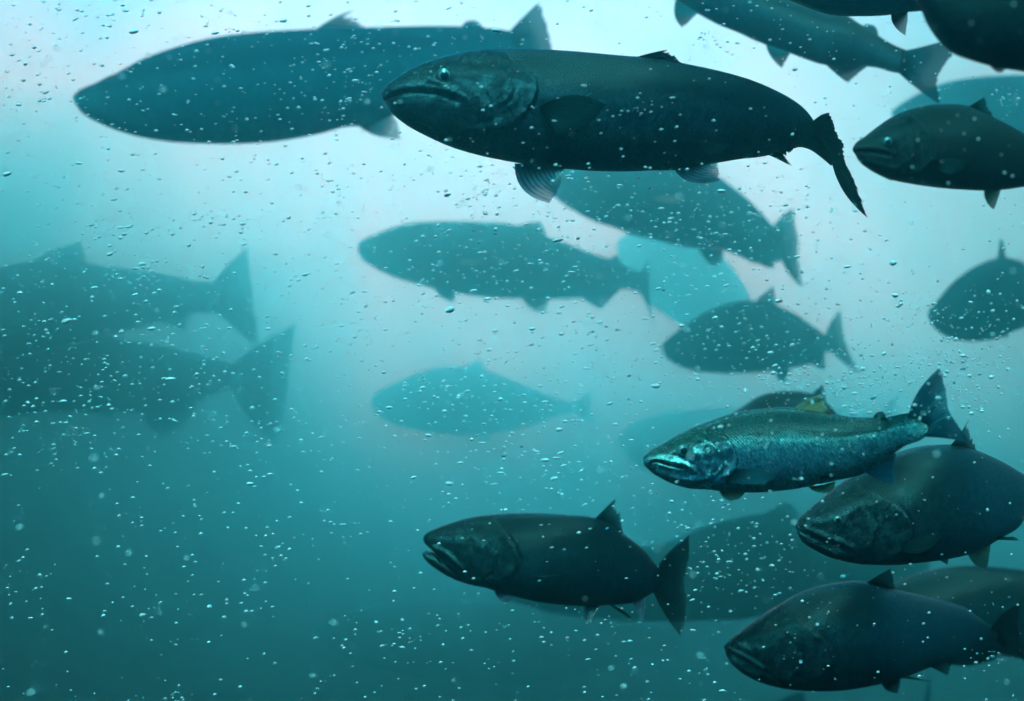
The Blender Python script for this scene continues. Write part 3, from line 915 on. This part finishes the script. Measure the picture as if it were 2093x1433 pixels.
    f.fin('dorsal_fin', 'c5:852,290 c5:960,303 c5:1075,322', 'c5:1035,217 c5:1046,255 c5:1070,314', 'straw', lead='c5:930,245', fray=.10, rays=12, rim=.5, label='dorsal fin with straw coloured web and pale edge')
    f.fin('adipose_fin', 'c5:1292,346 c5:1364,342', 'c5:1320,316 c5:1352,314 c5:1366,334', 'dark', lead='c5:1300,328', rays=4, fray=0)
    f.fin('pectoral_fin', 'c5:562,622 c5:540,650 c5:515,690', 'c5:798,655 c5:770,680 c5:700,696', 'navy', lead='c5:690,612', where='near', flare=.012, rays=13, fray=.03)
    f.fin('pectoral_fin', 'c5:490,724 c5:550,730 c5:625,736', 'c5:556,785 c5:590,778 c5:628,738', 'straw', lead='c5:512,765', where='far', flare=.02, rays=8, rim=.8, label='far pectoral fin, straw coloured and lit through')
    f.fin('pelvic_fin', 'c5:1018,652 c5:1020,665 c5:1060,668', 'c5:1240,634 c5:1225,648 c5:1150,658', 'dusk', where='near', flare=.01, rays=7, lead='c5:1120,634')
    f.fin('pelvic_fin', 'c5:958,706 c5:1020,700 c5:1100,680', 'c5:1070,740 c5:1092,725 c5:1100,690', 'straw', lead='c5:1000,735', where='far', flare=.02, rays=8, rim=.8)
    f.fin('anal_fin', 'c5:1250,648 c5:1310,605 c5:1390,545', 'c5:1422,692 c5:1408,620 c5:1425,528', 'blue', lead='c5:1330,682', trail='c5:1410,545', fray=.04, rays=12, rim=.6)
    f.fin('tail_fin', 'c5:1470,320 c5:1570,345 c5:1592,390 c5:1575,450 c5:1500,482', 'c5:1652,80 c5:1682,190 c5:1700,300 c5:1740,370 c5:1785,430 c5:1808,478', 'blue', lead='c5:1530,190', trail='c5:1660,468', fray=.03, rays=24, sweep=-.02)
    # dark one under it
    f = S('dark bronze salmon with a heavy head just below the tail of the silver one', 0.88,
          'c5:899,905 c5:912,880 c5:960,830 c5:1020,780 c5:1090,720 c5:1160,670 c5:1250,620 c5:1330,578 c5:1430,530 c5:1530,500 c5:1640,486 c5:1740,490 c5:1850,525 c5:1950,570 c5:2050,622 c5:2130,665 c5:2200,700',
          'c5:899,905 c5:900,930 c5:907,958 c5:930,1000 c5:990,1040 c5:1060,1075 c5:1150,1100 c5:1260,1115 c5:1400,1119 c5:1550,1106 c5:1700,1085 c5:1800,1060 c5:1880,1022 c5:1960,977 c5:2040,930 c5:2090,830 c5:2140,790 c5:2200,790',
          dep=((0, 0), (.6, .02), (1, .12)), skin='bronze', ns=260, nr=110, fat=1.0, scales=360.,
          feats=[('ridge', 'c5:908,940 c5:1000,970 c5:1080,995 c5:1170,1035', 3.2, -3.0), ('ridge', 'c5:920,915 c5:1000,948 c5:1090,978 c5:1180,1015', 4.5, 2.2),
                 ('ridge', 'c5:950,990 c5:1050,1030 c5:1180,1065', 6, 1.8),
                 ('step', 'c5:1285,745 c5:1370,805 c5:1422,900 c5:1415,990 c5:1355,1060 c5:1260,1100', 6, 3.6),
                 ('step', 'c5:1210,800 c5:1270,880 c5:1270,970 c5:1200,1040', 4, 1.4), ('bulge', 'c5:1115,885 c5:1116,885', 15, 2.4),
                 ('ridge', 'c5:960,890 c5:1010,885 c5:1060,865', 6, 1.6), ('ridge', 'c5:1130,840 c5:1200,800 c5:1270,790', 8, 1.6)],
          gill='c5:1230,690 c5:1285,745 c5:1370,805 c5:1422,900 c5:1415,990 c5:1355,1060 c5:1260,1110',
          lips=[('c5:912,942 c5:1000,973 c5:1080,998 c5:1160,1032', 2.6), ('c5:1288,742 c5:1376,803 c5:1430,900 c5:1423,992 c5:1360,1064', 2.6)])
    f.eye('c5:1115,885', 10)
    f.nostril('c5:1010,880', 3)
    f.fin('dorsal_fin', 'c5:1650,486 c5:1760,495 c5:1850,526', 'c5:1808,350 c5:1822,430 c5:1846,520', 'dark', lead='c5:1735,430', fray=.15, rays=11)
    f.fin('pectoral_fin', 'c5:1440,1000 c5:1425,1020 c5:1435,1050', 'c5:1678,962 c5:1640,1010 c5:1540,1062', 'dusk', lead='c5:1560,965', where='near', flare=.015, rays=12)
    f.fin('pectoral_fin', 'c5:1635,1085 c5:1660,1085 c5:1690,1080', 'c5:1692,1120 c5:1695,1105 c5:1695,1085', 'dark', where='far', flare=.02, rays=6)
    f.fin('pelvic_fin', 'c5:1795,1056 c5:1850,1035 c5:1915,1000', 'c5:1905,1152 c5:1912,1090 c5:1918,1005', 'straw', lead='c5:1835,1118', where='far', flare=.02, rays=9, rim=.5)
    f.fin('pelvic_fin', 'c5:1900,985 c5:1900,975 c5:1960,975', 'c5:2078,992 c5:2070,985 c5:2040,970', 'dark', where='near', flare=.015, rays=6)
    f.fin('tail_fin', 'c5:2140,670 c5:2170,730 c5:2150,790', 'c5:2240,480 c5:2230,700 c5:2290,960', 'dark', rays=16)
    # open mouthed one, lower middle
    f = S('charcoal salmon with its mouth open in the lower middle of the water', 1.15,
          'c6:143,388 c6:146,370 c6:165,348 c6:220,320 c6:300,290 c6:400,258 c6:520,235 c6:650,224 c6:800,218 c6:950,222 c6:1100,232 c6:1230,242 c6:1330,280 c6:1420,340 c6:1500,400 c6:1580,465 c6:1640,540 c6:1690,590 c6:1730,620',
          'c6:143,388 c6:150,408 c6:185,445 c6:230,488 c6:280,540 c6:330,600 c6:390,645 c6:460,680 c6:560,705 c6:640,730 c6:730,755 c6:850,785 c6:980,805 c6:1100,815 c6:1220,820 c6:1320,812 c6:1420,808 c6:1500,795 c6:1570,765 c6:1620,738 c6:1680,720 c6:1730,700',
          dep=((0, 0), (.6, 0), (1, .05)), skin='dark', ns=240, nr=108,
          feats=[('step', 'c6:690,345 c6:740,420 c6:762,500 c6:735,570 c6:680,622 c6:600,650', 6, 3.4), ('ridge', 'c6:700,355 c6:748,430 c6:770,500', 2.4, -2.4),
                 ('step', 'c6:590,420 c6:632,500 c6:612,570 c6:540,615', 4, 1.8),
                 ('ridge', 'c6:215,430 c6:300,460 c6:360,505 c6:420,560', 4, 2.4), ('ridge', 'c6:200,455 c6:270,490 c6:340,545 c6:400,590', 3, -2.4),
                 ('ridge', 'c6:380,630 c6:480,630 c6:600,620', 4, 1.6), ('bulge', 'c6:395,395 c6:396,395', 13, 2.0)],
          gill='c6:620,270 c6:690,345 c6:740,420 c6:762,500 c6:735,570 c6:680,622 c6:600,680',
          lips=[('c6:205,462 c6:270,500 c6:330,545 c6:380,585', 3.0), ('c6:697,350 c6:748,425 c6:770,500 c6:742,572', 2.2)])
    jaw(f, 'c6:137,482 c6:150,466 c6:195,468 c6:240,490 c6:300,535 c6:380,590 c6:460,640', 'c6:137,482 c6:145,505 c6:172,538 c6:230,582 c6:330,640 c6:420,672 c6:500,692')
    f.eye('c6:395,397', 9)
    f.nostril('c6:275,365', 2.6)
    f.fin('dorsal_fin', 'c6:1228,242 c6:1330,285 c6:1440,355', 'c6:1398,113 c6:1425,210 c6:1438,335', 'dark', lead='c6:1310,180', fray=.18, rays=12)
    f.fin('pectoral_fin', 'c6:860,632 c6:870,640 c6:900,645', 'c6:1075,612 c6:1060,620 c6:1000,632', 'dark', where='near', flare=.05, rays=6, rim=.6)
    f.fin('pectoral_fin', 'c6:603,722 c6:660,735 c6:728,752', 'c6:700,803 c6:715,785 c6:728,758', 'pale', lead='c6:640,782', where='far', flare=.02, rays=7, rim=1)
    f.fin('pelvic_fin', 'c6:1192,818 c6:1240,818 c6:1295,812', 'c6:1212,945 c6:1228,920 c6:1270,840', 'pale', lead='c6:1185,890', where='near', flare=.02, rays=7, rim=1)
    f.fin('pelvic_fin', 'c6:1315,790 c6:1320,782 c6:1340,800', 'c6:1500,915 c6:1495,900 c6:1440,850', 'dark', where='far', flare=.03, rays=5)
    f.fin('anal_fin', 'c6:1480,805 c6:1540,780 c6:1575,760', 'c6:1572,948 c6:1580,880 c6:1580,780', 'pale', lead='c6:1530,880', fray=.08, rays=10, rim=.9)
    f.fin('tail_fin', 'c6:1650,545 c6:1715,640 c6:1610,742', 'c6:1872,357 c6:1872,480 c6:1840,640 c6:1850,800 c6:1840,920 c6:1812,1016', 'dark', lead='c6:1750,435', trail='c6:1700,890', fray=.03, rays=20, rim=.4)
    # lower right
    f = S('dark grey green salmon in the lower right corner with a humped back', 1.1,
          'c7:133,1040 c7:140,1018 c7:170,985 c7:240,928 c7:330,860 c7:420,795 c7:500,750 c7:600,690 c7:700,650 c7:820,622 c7:940,605 c7:1010,600 c7:1100,618 c7:1240,655 c7:1350,680 c7:1450,705 c7:1600,740 c7:1700,775 c7:1780,830 c7:1850,880 c7:1900,900',
          'c7:133,1040 c7:134,1056 c7:140,1078 c7:170,1132 c7:230,1190 c7:320,1242 c7:430,1282 c7:550,1307 c7:700,1320 c7:850,1319 c7:1000,1300 c7:1130,1275 c7:1260,1240 c7:1400,1190 c7:1500,1150 c7:1620,1100 c7:1720,1050 c7:1820,1020 c7:1900,1010',
          dep=((0, 0), (.6, .02), (1, .25)), skin='dark', ns=240, nr=108, scales=380.,
          feats=[('ridge', 'c7:142,1058 c7:220,1078 c7:320,1118 c7:400,1160 c7:465,1190', 3.4, -3.0), ('ridge', 'c7:150,1040 c7:230,1060 c7:330,1095 c7:420,1145', 4, 2.2),
                 ('ridge', 'c7:180,1110 c7:270,1160 c7:380,1195', 6, 2.0), ('step', 'c7:590,990 c7:640,1060 c7:640,1130 c7:580,1200 c7:500,1230', 4.5, 1.8),
                 ('step', 'c7:690,900 c7:770,1000 c7:790,1090 c7:740,1180 c7:640,1250', 6, 2.8), ('bulge', 'c7:398,1038 c7:399,1038', 13, 2.4),
                 ('ridge', 'c7:220,1010 c7:270,1020 c7:320,1030', 5, 1.4)],
          gill='c7:620,820 c7:690,900 c7:770,1000 c7:790,1090 c7:740,1180 c7:640,1260',
          lips=[('c7:150,1062 c7:220,1081 c7:320,1121 c7:400,1163 c7:455,1187', 2.6), ('c7:697,898 c7:778,1000 c7:799,1090 c7:748,1184', 1.8)])
    f.eye('c7:398,1038', 9)
    f.nostril('c7:268,1018', 2.6)
    f.fin('dorsal_fin', 'c7:1008,600 c7:1120,625 c7:1250,658', 'c7:1228,516 c7:1238,580 c7:1250,652', 'dark', lead='c7:1105,556', rays=11)
    f.fin('pelvic_fin', 'c7:1158,1266 c7:1210,1255 c7:1280,1235', 'c7:1270,1338 c7:1280,1300 c7:1284,1242', 'dark', lead='c7:1195,1318', where='near', flare=.02, rays=8, rim=1)
    f.fin('pelvic_fin', 'c7:1270,1215 c7:1290,1235 c7:1340,1225', 'c7:1500,1262 c7:1470,1260 c7:1400,1240', 'dark', where='far', flare=.02, rays=7)
    f.fin('anal_fin', 'c7:1425,1172 c7:1520,1140 c7:1620,1098', 'c7:1600,1224 c7:1615,1170 c7:1625,1105', 'dark', rays=10)
    f.fin('tail_fin', 'c7:1880,890 c7:1940,950 c7:1890,1015', 'c7:2080,740 c7:2060,930 c7:2130,1150', 'dark', rays=16, lead='c7:1960,800')
    f = S('shadowy salmon at the right edge behind the one in the lower right corner', 2.0,
          'c7:1120,720 c7:1180,650 c7:1250,612 c7:1350,568 c7:1500,528 c7:1700,500 c7:1900,508 c7:2093,530 c7:2400,600 c7:2700,720',
          'c7:1120,720 c7:1150,830 c7:1250,960 c7:1400,1070 c7:1600,1145 c7:1750,1150 c7:1850,1128 c7:1950,1100 c7:2093,1108 c7:2400,980 c7:2700,860', skin='dark', ns=80)
    f = S('large faint salmon in the haze behind the open mouthed one, its blunt dorsal fin rising', 9.0,
          'p:1000,1190 p:1050,1150 p:1150,1122 p:1260,1118 p:1340,1115 p:1440,1078 p:1530,1053 p:1620,1055 p:1700,1085 p:1800,1120 p:1900,1160',
          'p:1000,1190 p:1030,1220 p:1100,1245 p:1250,1266 p:1440,1268 p:1530,1264 p:1620,1245 p:1760,1205 p:1900,1180')
    f.fin('dorsal_fin', 'c7:300,160 c7:450,155 c7:610,175', 'c7:535,78 c7:580,100 c7:612,150', 'far', lead='c7:420,108', rays=10)
    # left group
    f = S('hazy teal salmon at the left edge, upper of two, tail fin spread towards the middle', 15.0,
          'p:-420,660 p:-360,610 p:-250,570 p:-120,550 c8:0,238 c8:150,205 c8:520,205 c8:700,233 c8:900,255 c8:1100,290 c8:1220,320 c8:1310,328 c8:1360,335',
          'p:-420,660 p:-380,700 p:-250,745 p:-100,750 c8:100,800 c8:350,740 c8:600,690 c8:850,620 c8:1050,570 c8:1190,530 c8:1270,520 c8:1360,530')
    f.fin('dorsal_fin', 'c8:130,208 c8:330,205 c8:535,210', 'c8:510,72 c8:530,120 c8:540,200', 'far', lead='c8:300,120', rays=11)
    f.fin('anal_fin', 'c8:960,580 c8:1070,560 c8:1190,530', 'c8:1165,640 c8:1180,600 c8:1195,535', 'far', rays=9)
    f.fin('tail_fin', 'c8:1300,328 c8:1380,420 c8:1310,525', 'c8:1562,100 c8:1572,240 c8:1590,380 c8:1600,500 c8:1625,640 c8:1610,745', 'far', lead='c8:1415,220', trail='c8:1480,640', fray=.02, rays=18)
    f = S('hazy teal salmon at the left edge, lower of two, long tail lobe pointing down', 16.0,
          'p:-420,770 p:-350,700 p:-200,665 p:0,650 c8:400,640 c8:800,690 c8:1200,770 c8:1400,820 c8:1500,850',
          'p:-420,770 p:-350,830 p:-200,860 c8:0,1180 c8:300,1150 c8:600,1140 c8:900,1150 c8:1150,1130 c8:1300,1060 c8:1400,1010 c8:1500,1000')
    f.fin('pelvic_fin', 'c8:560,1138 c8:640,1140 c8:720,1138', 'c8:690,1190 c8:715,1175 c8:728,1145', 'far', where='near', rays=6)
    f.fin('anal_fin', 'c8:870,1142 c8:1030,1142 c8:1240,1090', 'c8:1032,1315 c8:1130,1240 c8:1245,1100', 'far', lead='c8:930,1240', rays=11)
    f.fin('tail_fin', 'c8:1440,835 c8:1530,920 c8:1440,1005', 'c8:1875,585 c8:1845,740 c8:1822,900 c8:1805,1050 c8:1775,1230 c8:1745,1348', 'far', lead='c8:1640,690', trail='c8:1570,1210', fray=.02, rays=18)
    # ghosts
    f = S('very faint pale salmon in the centre of the water below the blue green one', 22.6,
          'd4:158,290 d4:180,270 d4:250,232 d4:400,165 d4:550,132 d4:700,135 d4:850,178 d4:1000,240 d4:1150,300 d4:1250,330',
          'd4:158,290 d4:160,350 d4:190,385 d4:260,432 d4:400,470 d4:600,492 d4:750,490 d4:900,470 d4:1050,430 d4:1180,385 d4:1250,375')
    f.fin('dorsal_fin', 'd4:600,133 d4:680,134 d4:760,148', 'd4:735,85 d4:755,110 d4:765,146', 'far', rays=8)
    f.fin('pelvic_fin', 'd4:700,490 d4:740,490 d4:780,488', 'd4:775,540 d4:785,515 d4:785,490', 'far', rays=6)
    f.fin('tail_fin', 'd4:1220,322 d4:1250,350 d4:1220,378', 'd4:1350,240 d4:1330,350 d4:1370,450', 'far', rays=12)
    f = S('dim salmon whose back and dorsal fin rise behind the silver one', 2.1,
          'c5:440,430 c5:500,370 c5:560,323 c5:620,280 c5:700,232 c5:800,206 c5:900,204 c5:965,214 c5:1050,262 c5:1110,325 c5:1200,400 c5:1260,430',
          'c5:440,430 c5:480,490 c5:600,560 c5:750,590 c5:900,580 c5:1050,530 c5:1180,470 c5:1260,460', ns=80, skin='dark')
    f.fin('dorsal_fin', 'c5:955,212 c5:1000,228 c5:1050,262', 'c5:1037,168 c5:1044,200 c5:1050,255', 'far', lead='c5:1000,183', rays=8)
    f = S('faint broad salmon low in the haze beneath the open mouthed one', 21.5,
          'p:640,1290 p:680,1258 p:760,1238 p:900,1228 p:1050,1226 p:1200,1240 p:1320,1270 p:1400,1295',
          'p:640,1290 p:680,1330 p:780,1370 p:920,1395 p:1080,1400 p:1220,1375 p:1330,1335 p:1400,1318')
    f = S('faint blue salmon in the haze just ahead of the silver one, mostly hidden by it', 23.4,
          'p:1258,903 p:1295,866 p:1350,846 p:1450,836 p:1600,836 p:1750,840 p:1830,855',
          'p:1258,903 p:1290,945 p:1390,985 p:1500,990 p:1650,960 p:1760,900 p:1830,880')
    f = S('faint round headed salmon in the haze behind the tail of the blue green one', 23.3,
          'd2:480,515 d2:500,470 d2:560,438 d2:700,420 d2:900,450 d2:1080,540 d2:1210,680 d2:1280,800 d2:1320,900 d2:1340,990',
          'd2:480,515 d2:490,580 d2:540,700 d2:640,830 d2:760,930 d2:900,1010 d2:1030,1070 d2:1150,1100 d2:1250,1100 d2:1310,1080')
    f = S('salmon mostly under the bottom edge, only its fin tips rising into view', 5.0,
          'p:1400,1500 p:1450,1460 p:1520,1440 p:1600,1437 p:1700,1445 p:1800,1465 p:1870,1480',
          'p:1400,1500 p:1440,1540 p:1530,1575 p:1650,1580 p:1760,1550 p:1840,1520 p:1870,1515')
    f.fin('dorsal_fin', 'c7:425,1400 c7:540,1405 c7:665,1410', 'c7:648,1325 c7:660,1360 c7:668,1405', 'far', lead='c7:520,1350', rays=10)
    f.fin('tail_fin', 'p:1860,1482 p:1880,1500 p:1862,1515', 'c7:1477,1185 c7:1485,1350 c7:1500,1700', 'far', lead='c7:1432,1390', rays=14)


def jaw(f, top, bot):
    """lower jaw of an open mouth, joined into the body mesh"""
    n, nr = 60, 40
    T, B = resample(tr(top), n), resample(tr(bot), n)
    d0 = f.depth
    c = np.linspace(0, 2 * np.pi, nr, endpoint=False)
    Tw, Bw = unproject(T, d0), unproject(B, d0)
    M, Hh = (Tw + Bw) / 2, (Tw - Bw) / 2
    hl = np.linalg.norm(Hh, axis=1)
    x = np.linalg.norm(T - T[0], axis=1)
    wd = np.maximum(np.minimum(hl * 1.6, 1), f.k * (3 + 26 * (1 - np.exp(-x / 35))))
    wd[0] = f.k * 2
    V = M[:, None] + Hh[:, None] * np.cos(c)[None, :, None] + np.array([0, -1.0, 0]) * (wd[:, None] * np.sin(c)[None])[..., None]
    me = f.body.data
    import bmesh
    bm = bmesh.new()
    bm.from_mesh(me)
    lay = {k: bm.verts.layers.float.get(k) for k in ('belly', 'head', 'lip', 'along', 'around')}
    vs = []
    for i in range(n):
        for j in range(nr):
            v = bm.verts.new(V[i, j] - f.org)
            v[lay['belly']] = 0.75
            v[lay['head']] = 1.0
            v[lay['lip']] = max(0.0, math.cos(c[j])) ** 2 * 0.9
            v[lay['along']] = i * 0.5
            v[lay['around']] = j * 0.5
            vs.append(v)
    for i in range(n - 1):
        for j in range(nr):
            j2 = (j + 1) % nr
            fc = bm.faces.new((vs[i * nr + j], vs[(i + 1) * nr + j], vs[(i + 1) * nr + j2], vs[i * nr + j2]))
            fc.smooth = True
    for rr in (vs[:nr][::-1], vs[-nr:]):
        fc = bm.faces.new(rr)
        fc.smooth = True
    bmesh.ops.recalc_face_normals(bm, faces=bm.faces)
    bm.to_mesh(me)
    bm.free()


school()
for f_ in FISH:
    f_.close_tail()

#@BUBBLES
def bubble_mesh(rng, n=2):
    """unit air bubble pressed flat by the current, a little lopsided"""
    import bmesh
    bm = bmesh.new()
    bmesh.ops.create_icosphere(bm, subdivisions=n, radius=1.0)
    ph = rng.random(3) * 6
    V = np.array([v.co[:] for v in bm.verts])
    F = [tuple(v.index for v in f.verts) for f in bm.faces]
    bm.free()
    V *= (1 + 0.14 * np.sin(V[:, :1] * 2.1 + ph[0]) + 0.10 * np.sin(V[:, 2:] * 2.7 + ph[1]))
    return V, F


def bubble_material():
    m = bpy.data.materials.new('air_bubble')
    m.use_nodes = True
    t = NT(m.node_tree)
    m.node_tree.nodes.clear()
    d = t.n('ShaderNodeBsdfGlass')                      # air in water: bends light outwards, mirrors it at the rim
    d.inputs['Color'].default_value = (1, 1, 1, 1)
    d.inputs['Roughness'].default_value = 0.25
    d.inputs['IOR'].default_value = 0.75
    tl = t.n('ShaderNodeBsdfDiffuse')
    tl.inputs[0].default_value = (1, 1, 1, 1)
    mx = t.n('ShaderNodeMixShader')
    mx.inputs[0].default_value = 0.85
    m.node_tree.links.new(d.outputs[0], mx.inputs[1])
    m.node_tree.links.new(tl.outputs[0], mx.inputs[2])
    o = t.n('ShaderNodeOutputMaterial')
    m.node_tree.links.new(mx.outputs[0], o.inputs[0])
    return m


def fish_at(p):
    """nearest salmon whose outline covers grid point p"""
    best = None
    for f in FISH:
        if best is None or f.depth < best.depth:
            if any(inside(p, q) for q in [f.outline] + getattr(f, 'outline_extra', [])):
                best = f
    return best


CLUSTERS = [(1890, 760, 110, .17), (1100, 870, 170, .10), (230, 690, 230, .13), (1250, 560, 240, .12), (1420, 430, 160, .06),
            (1560, 690, 150, .06), (1520, 1120, 120, .05), (450, 180, 260, .05), (950, 520, 180, .06)]


def bubbles():
    rng = np.random.default_rng(11)
    mat = bubble_material()
    protos = []
    for i in range(5):
        V, F = bubble_mesh(rng)
        me = bpy.data.meshes.new('air_bubble')
        me.from_pydata([tuple(v) for v in V], [], F)
        me.polygons.foreach_set('use_smooth', [True] * len(me.polygons))
        me.materials.append(mat)
        protos.append(me)

    clumps = [(rng.uniform(0, W), rng.uniform(0, H), rng.uniform(14, 48)) for _ in range(60)]
    clumps += [(rng.normal(1880, 110), rng.normal(770, 90), rng.uniform(18, 40)) for _ in range(16)]

    def spot():
        if rng.random() < 0.34:
            cx, cy_, sd = clumps[rng.integers(len(clumps))]
            return np.array([rng.normal(cx, sd * 1.3), rng.normal(cy_, sd * .7)])
        r = rng.random()
        for cx, cy_, sd, wgt in CLUSTERS:
            if r < wgt:
                return np.array([rng.normal(cx, sd), rng.normal(cy_, sd * .7)])
            r -= wgt
        return np.array([rng.uniform(0, W), rng.uniform(0, H)])

    def place(p, big):
        f = fish_at(p)
        if f is not None and f.depth < 1.2 and rng.random() < 0.72:
            return None                                  # few drift right in front of the near fish
        if p[0] < 900 and p[1] > 1000 and rng.random() < 0.35:
            return None
        hi = 1.15 if f is None else min(1.15, f.depth - 0.13)
        d = rng.uniform(0.66, hi) if hi > 0.7 else hi
        # flat streaks on the left, rounder towards the right where the flow is slower
        rnd = np.clip((p[0] - 1300) / 700, 0, 1)
        if big:
            ln = rng.uniform(8.5, 14.5) + (rng.random() < .12) * rng.uniform(3, 7)
            asp = rng.uniform(1.5, 2.9) * (1 - rnd) + rng.uniform(1.05, 1.6) * rnd
            ln *= 1 - 0.28 * rnd
        else:
            ln = 3.6 + 7.4 * rng.random() ** 2.0
            asp = rng.uniform(1.5, 3.4) * (1 - rnd) + rng.uniform(1.1, 1.8) * rnd
            ln *= 1 - 0.35 * rnd
        tilt = rng.normal(7, 7) * math.pi / 180
        if not big and rng.random() < 0.05 and hi > 0.55:
            d = rng.uniform(0.36, 0.52)                      # close to the lens, out of focus
            ln *= 1.5
        return f, d, ln * KPX * d / 2, ln / asp * KPX * d / 2, tilt

    n = 0
    while n < 290:
        p = spot()
        if not (8 < p[0] < W - 8 and 8 < p[1] < H - 8):
            continue
        r = place(p, True)
        if r is None:
            continue
        f, d, a, b, tilt = r
        o = bpy.data.objects.new('air_bubble', protos[n % 5])
        COL.objects.link(o)
        o.location = unproject(p, d)
        o.scale = (a, b, b)
        o.rotation_euler = (0, -tilt, 0)
        shape = 'flat white bubble' if a > 1.6 * b else 'rounded white bubble'
        if f is not None:
            where = 'in front of the ' + SHORT[f.label]
        else:
            col = 'left' if p[0] < W / 3 else 'right' if p[0] > W * 2 / 3 else 'middle'
            row = 'upper' if p[1] < H / 3 else 'lower' if p[1] > H * 2 / 3 else 'central'
            where = 'in open water at the %s %s' % (row, col)
        o['label'] = shape + ' ' + where
        o['category'] = 'bubble'
        o['group'] = shape + 's ' + where
        n += 1
    # the countless smaller ones
    V0, F0 = bubble_mesh(rng, 1)
    VV, FF = [], []
    k = 0
    while k < 6000:
        p = spot() if rng.random() < .6 else np.array([rng.uniform(0, W), rng.uniform(0, H)])
        if not (-5 < p[0] < W + 5 and -5 < p[1] < H + 5):
            continue
        r = place(p, False)
        if r is None:
            continue
        f, d, a, b, tilt = r
        q = V0 * (a, b, b)
        c, s_ = math.cos(tilt), math.sin(tilt)
        q = np.stack([q[:, 0] * c - q[:, 2] * s_, q[:, 1], q[:, 0] * s_ + q[:, 2] * c], -1) + unproject(p, d)
        base = len(V0) * k
        VV.append(q)
        FF += [tuple(i + base for i in fc) for fc in F0]
        k += 1
    o = new_mesh('fine_bubbles', np.vstack(VV), FF, mat)
    o['kind'] = 'stuff'
    o['label'] = 'countless tiny white specks and bubbles drifting through all the water'
    o['category'] = 'fine bubbles'


SHORT = {}
for f_ in FISH:
    words = f_.label.split(',')[0].split()
    while len(words) > 9 or words[-1] in ('the', 'of', 'at', 'in', 'with', 'from', 'to', 'a', 'by', 'and', 'just', 'below', 'behind', 'its', 'lower', 'bright', 'top', 'almost', 'under', 'deep', 'closest', 'whose', 'low', 'rise'):
        words.pop()
    SHORT[f_.label] = ' '.join(words)
bubbles()
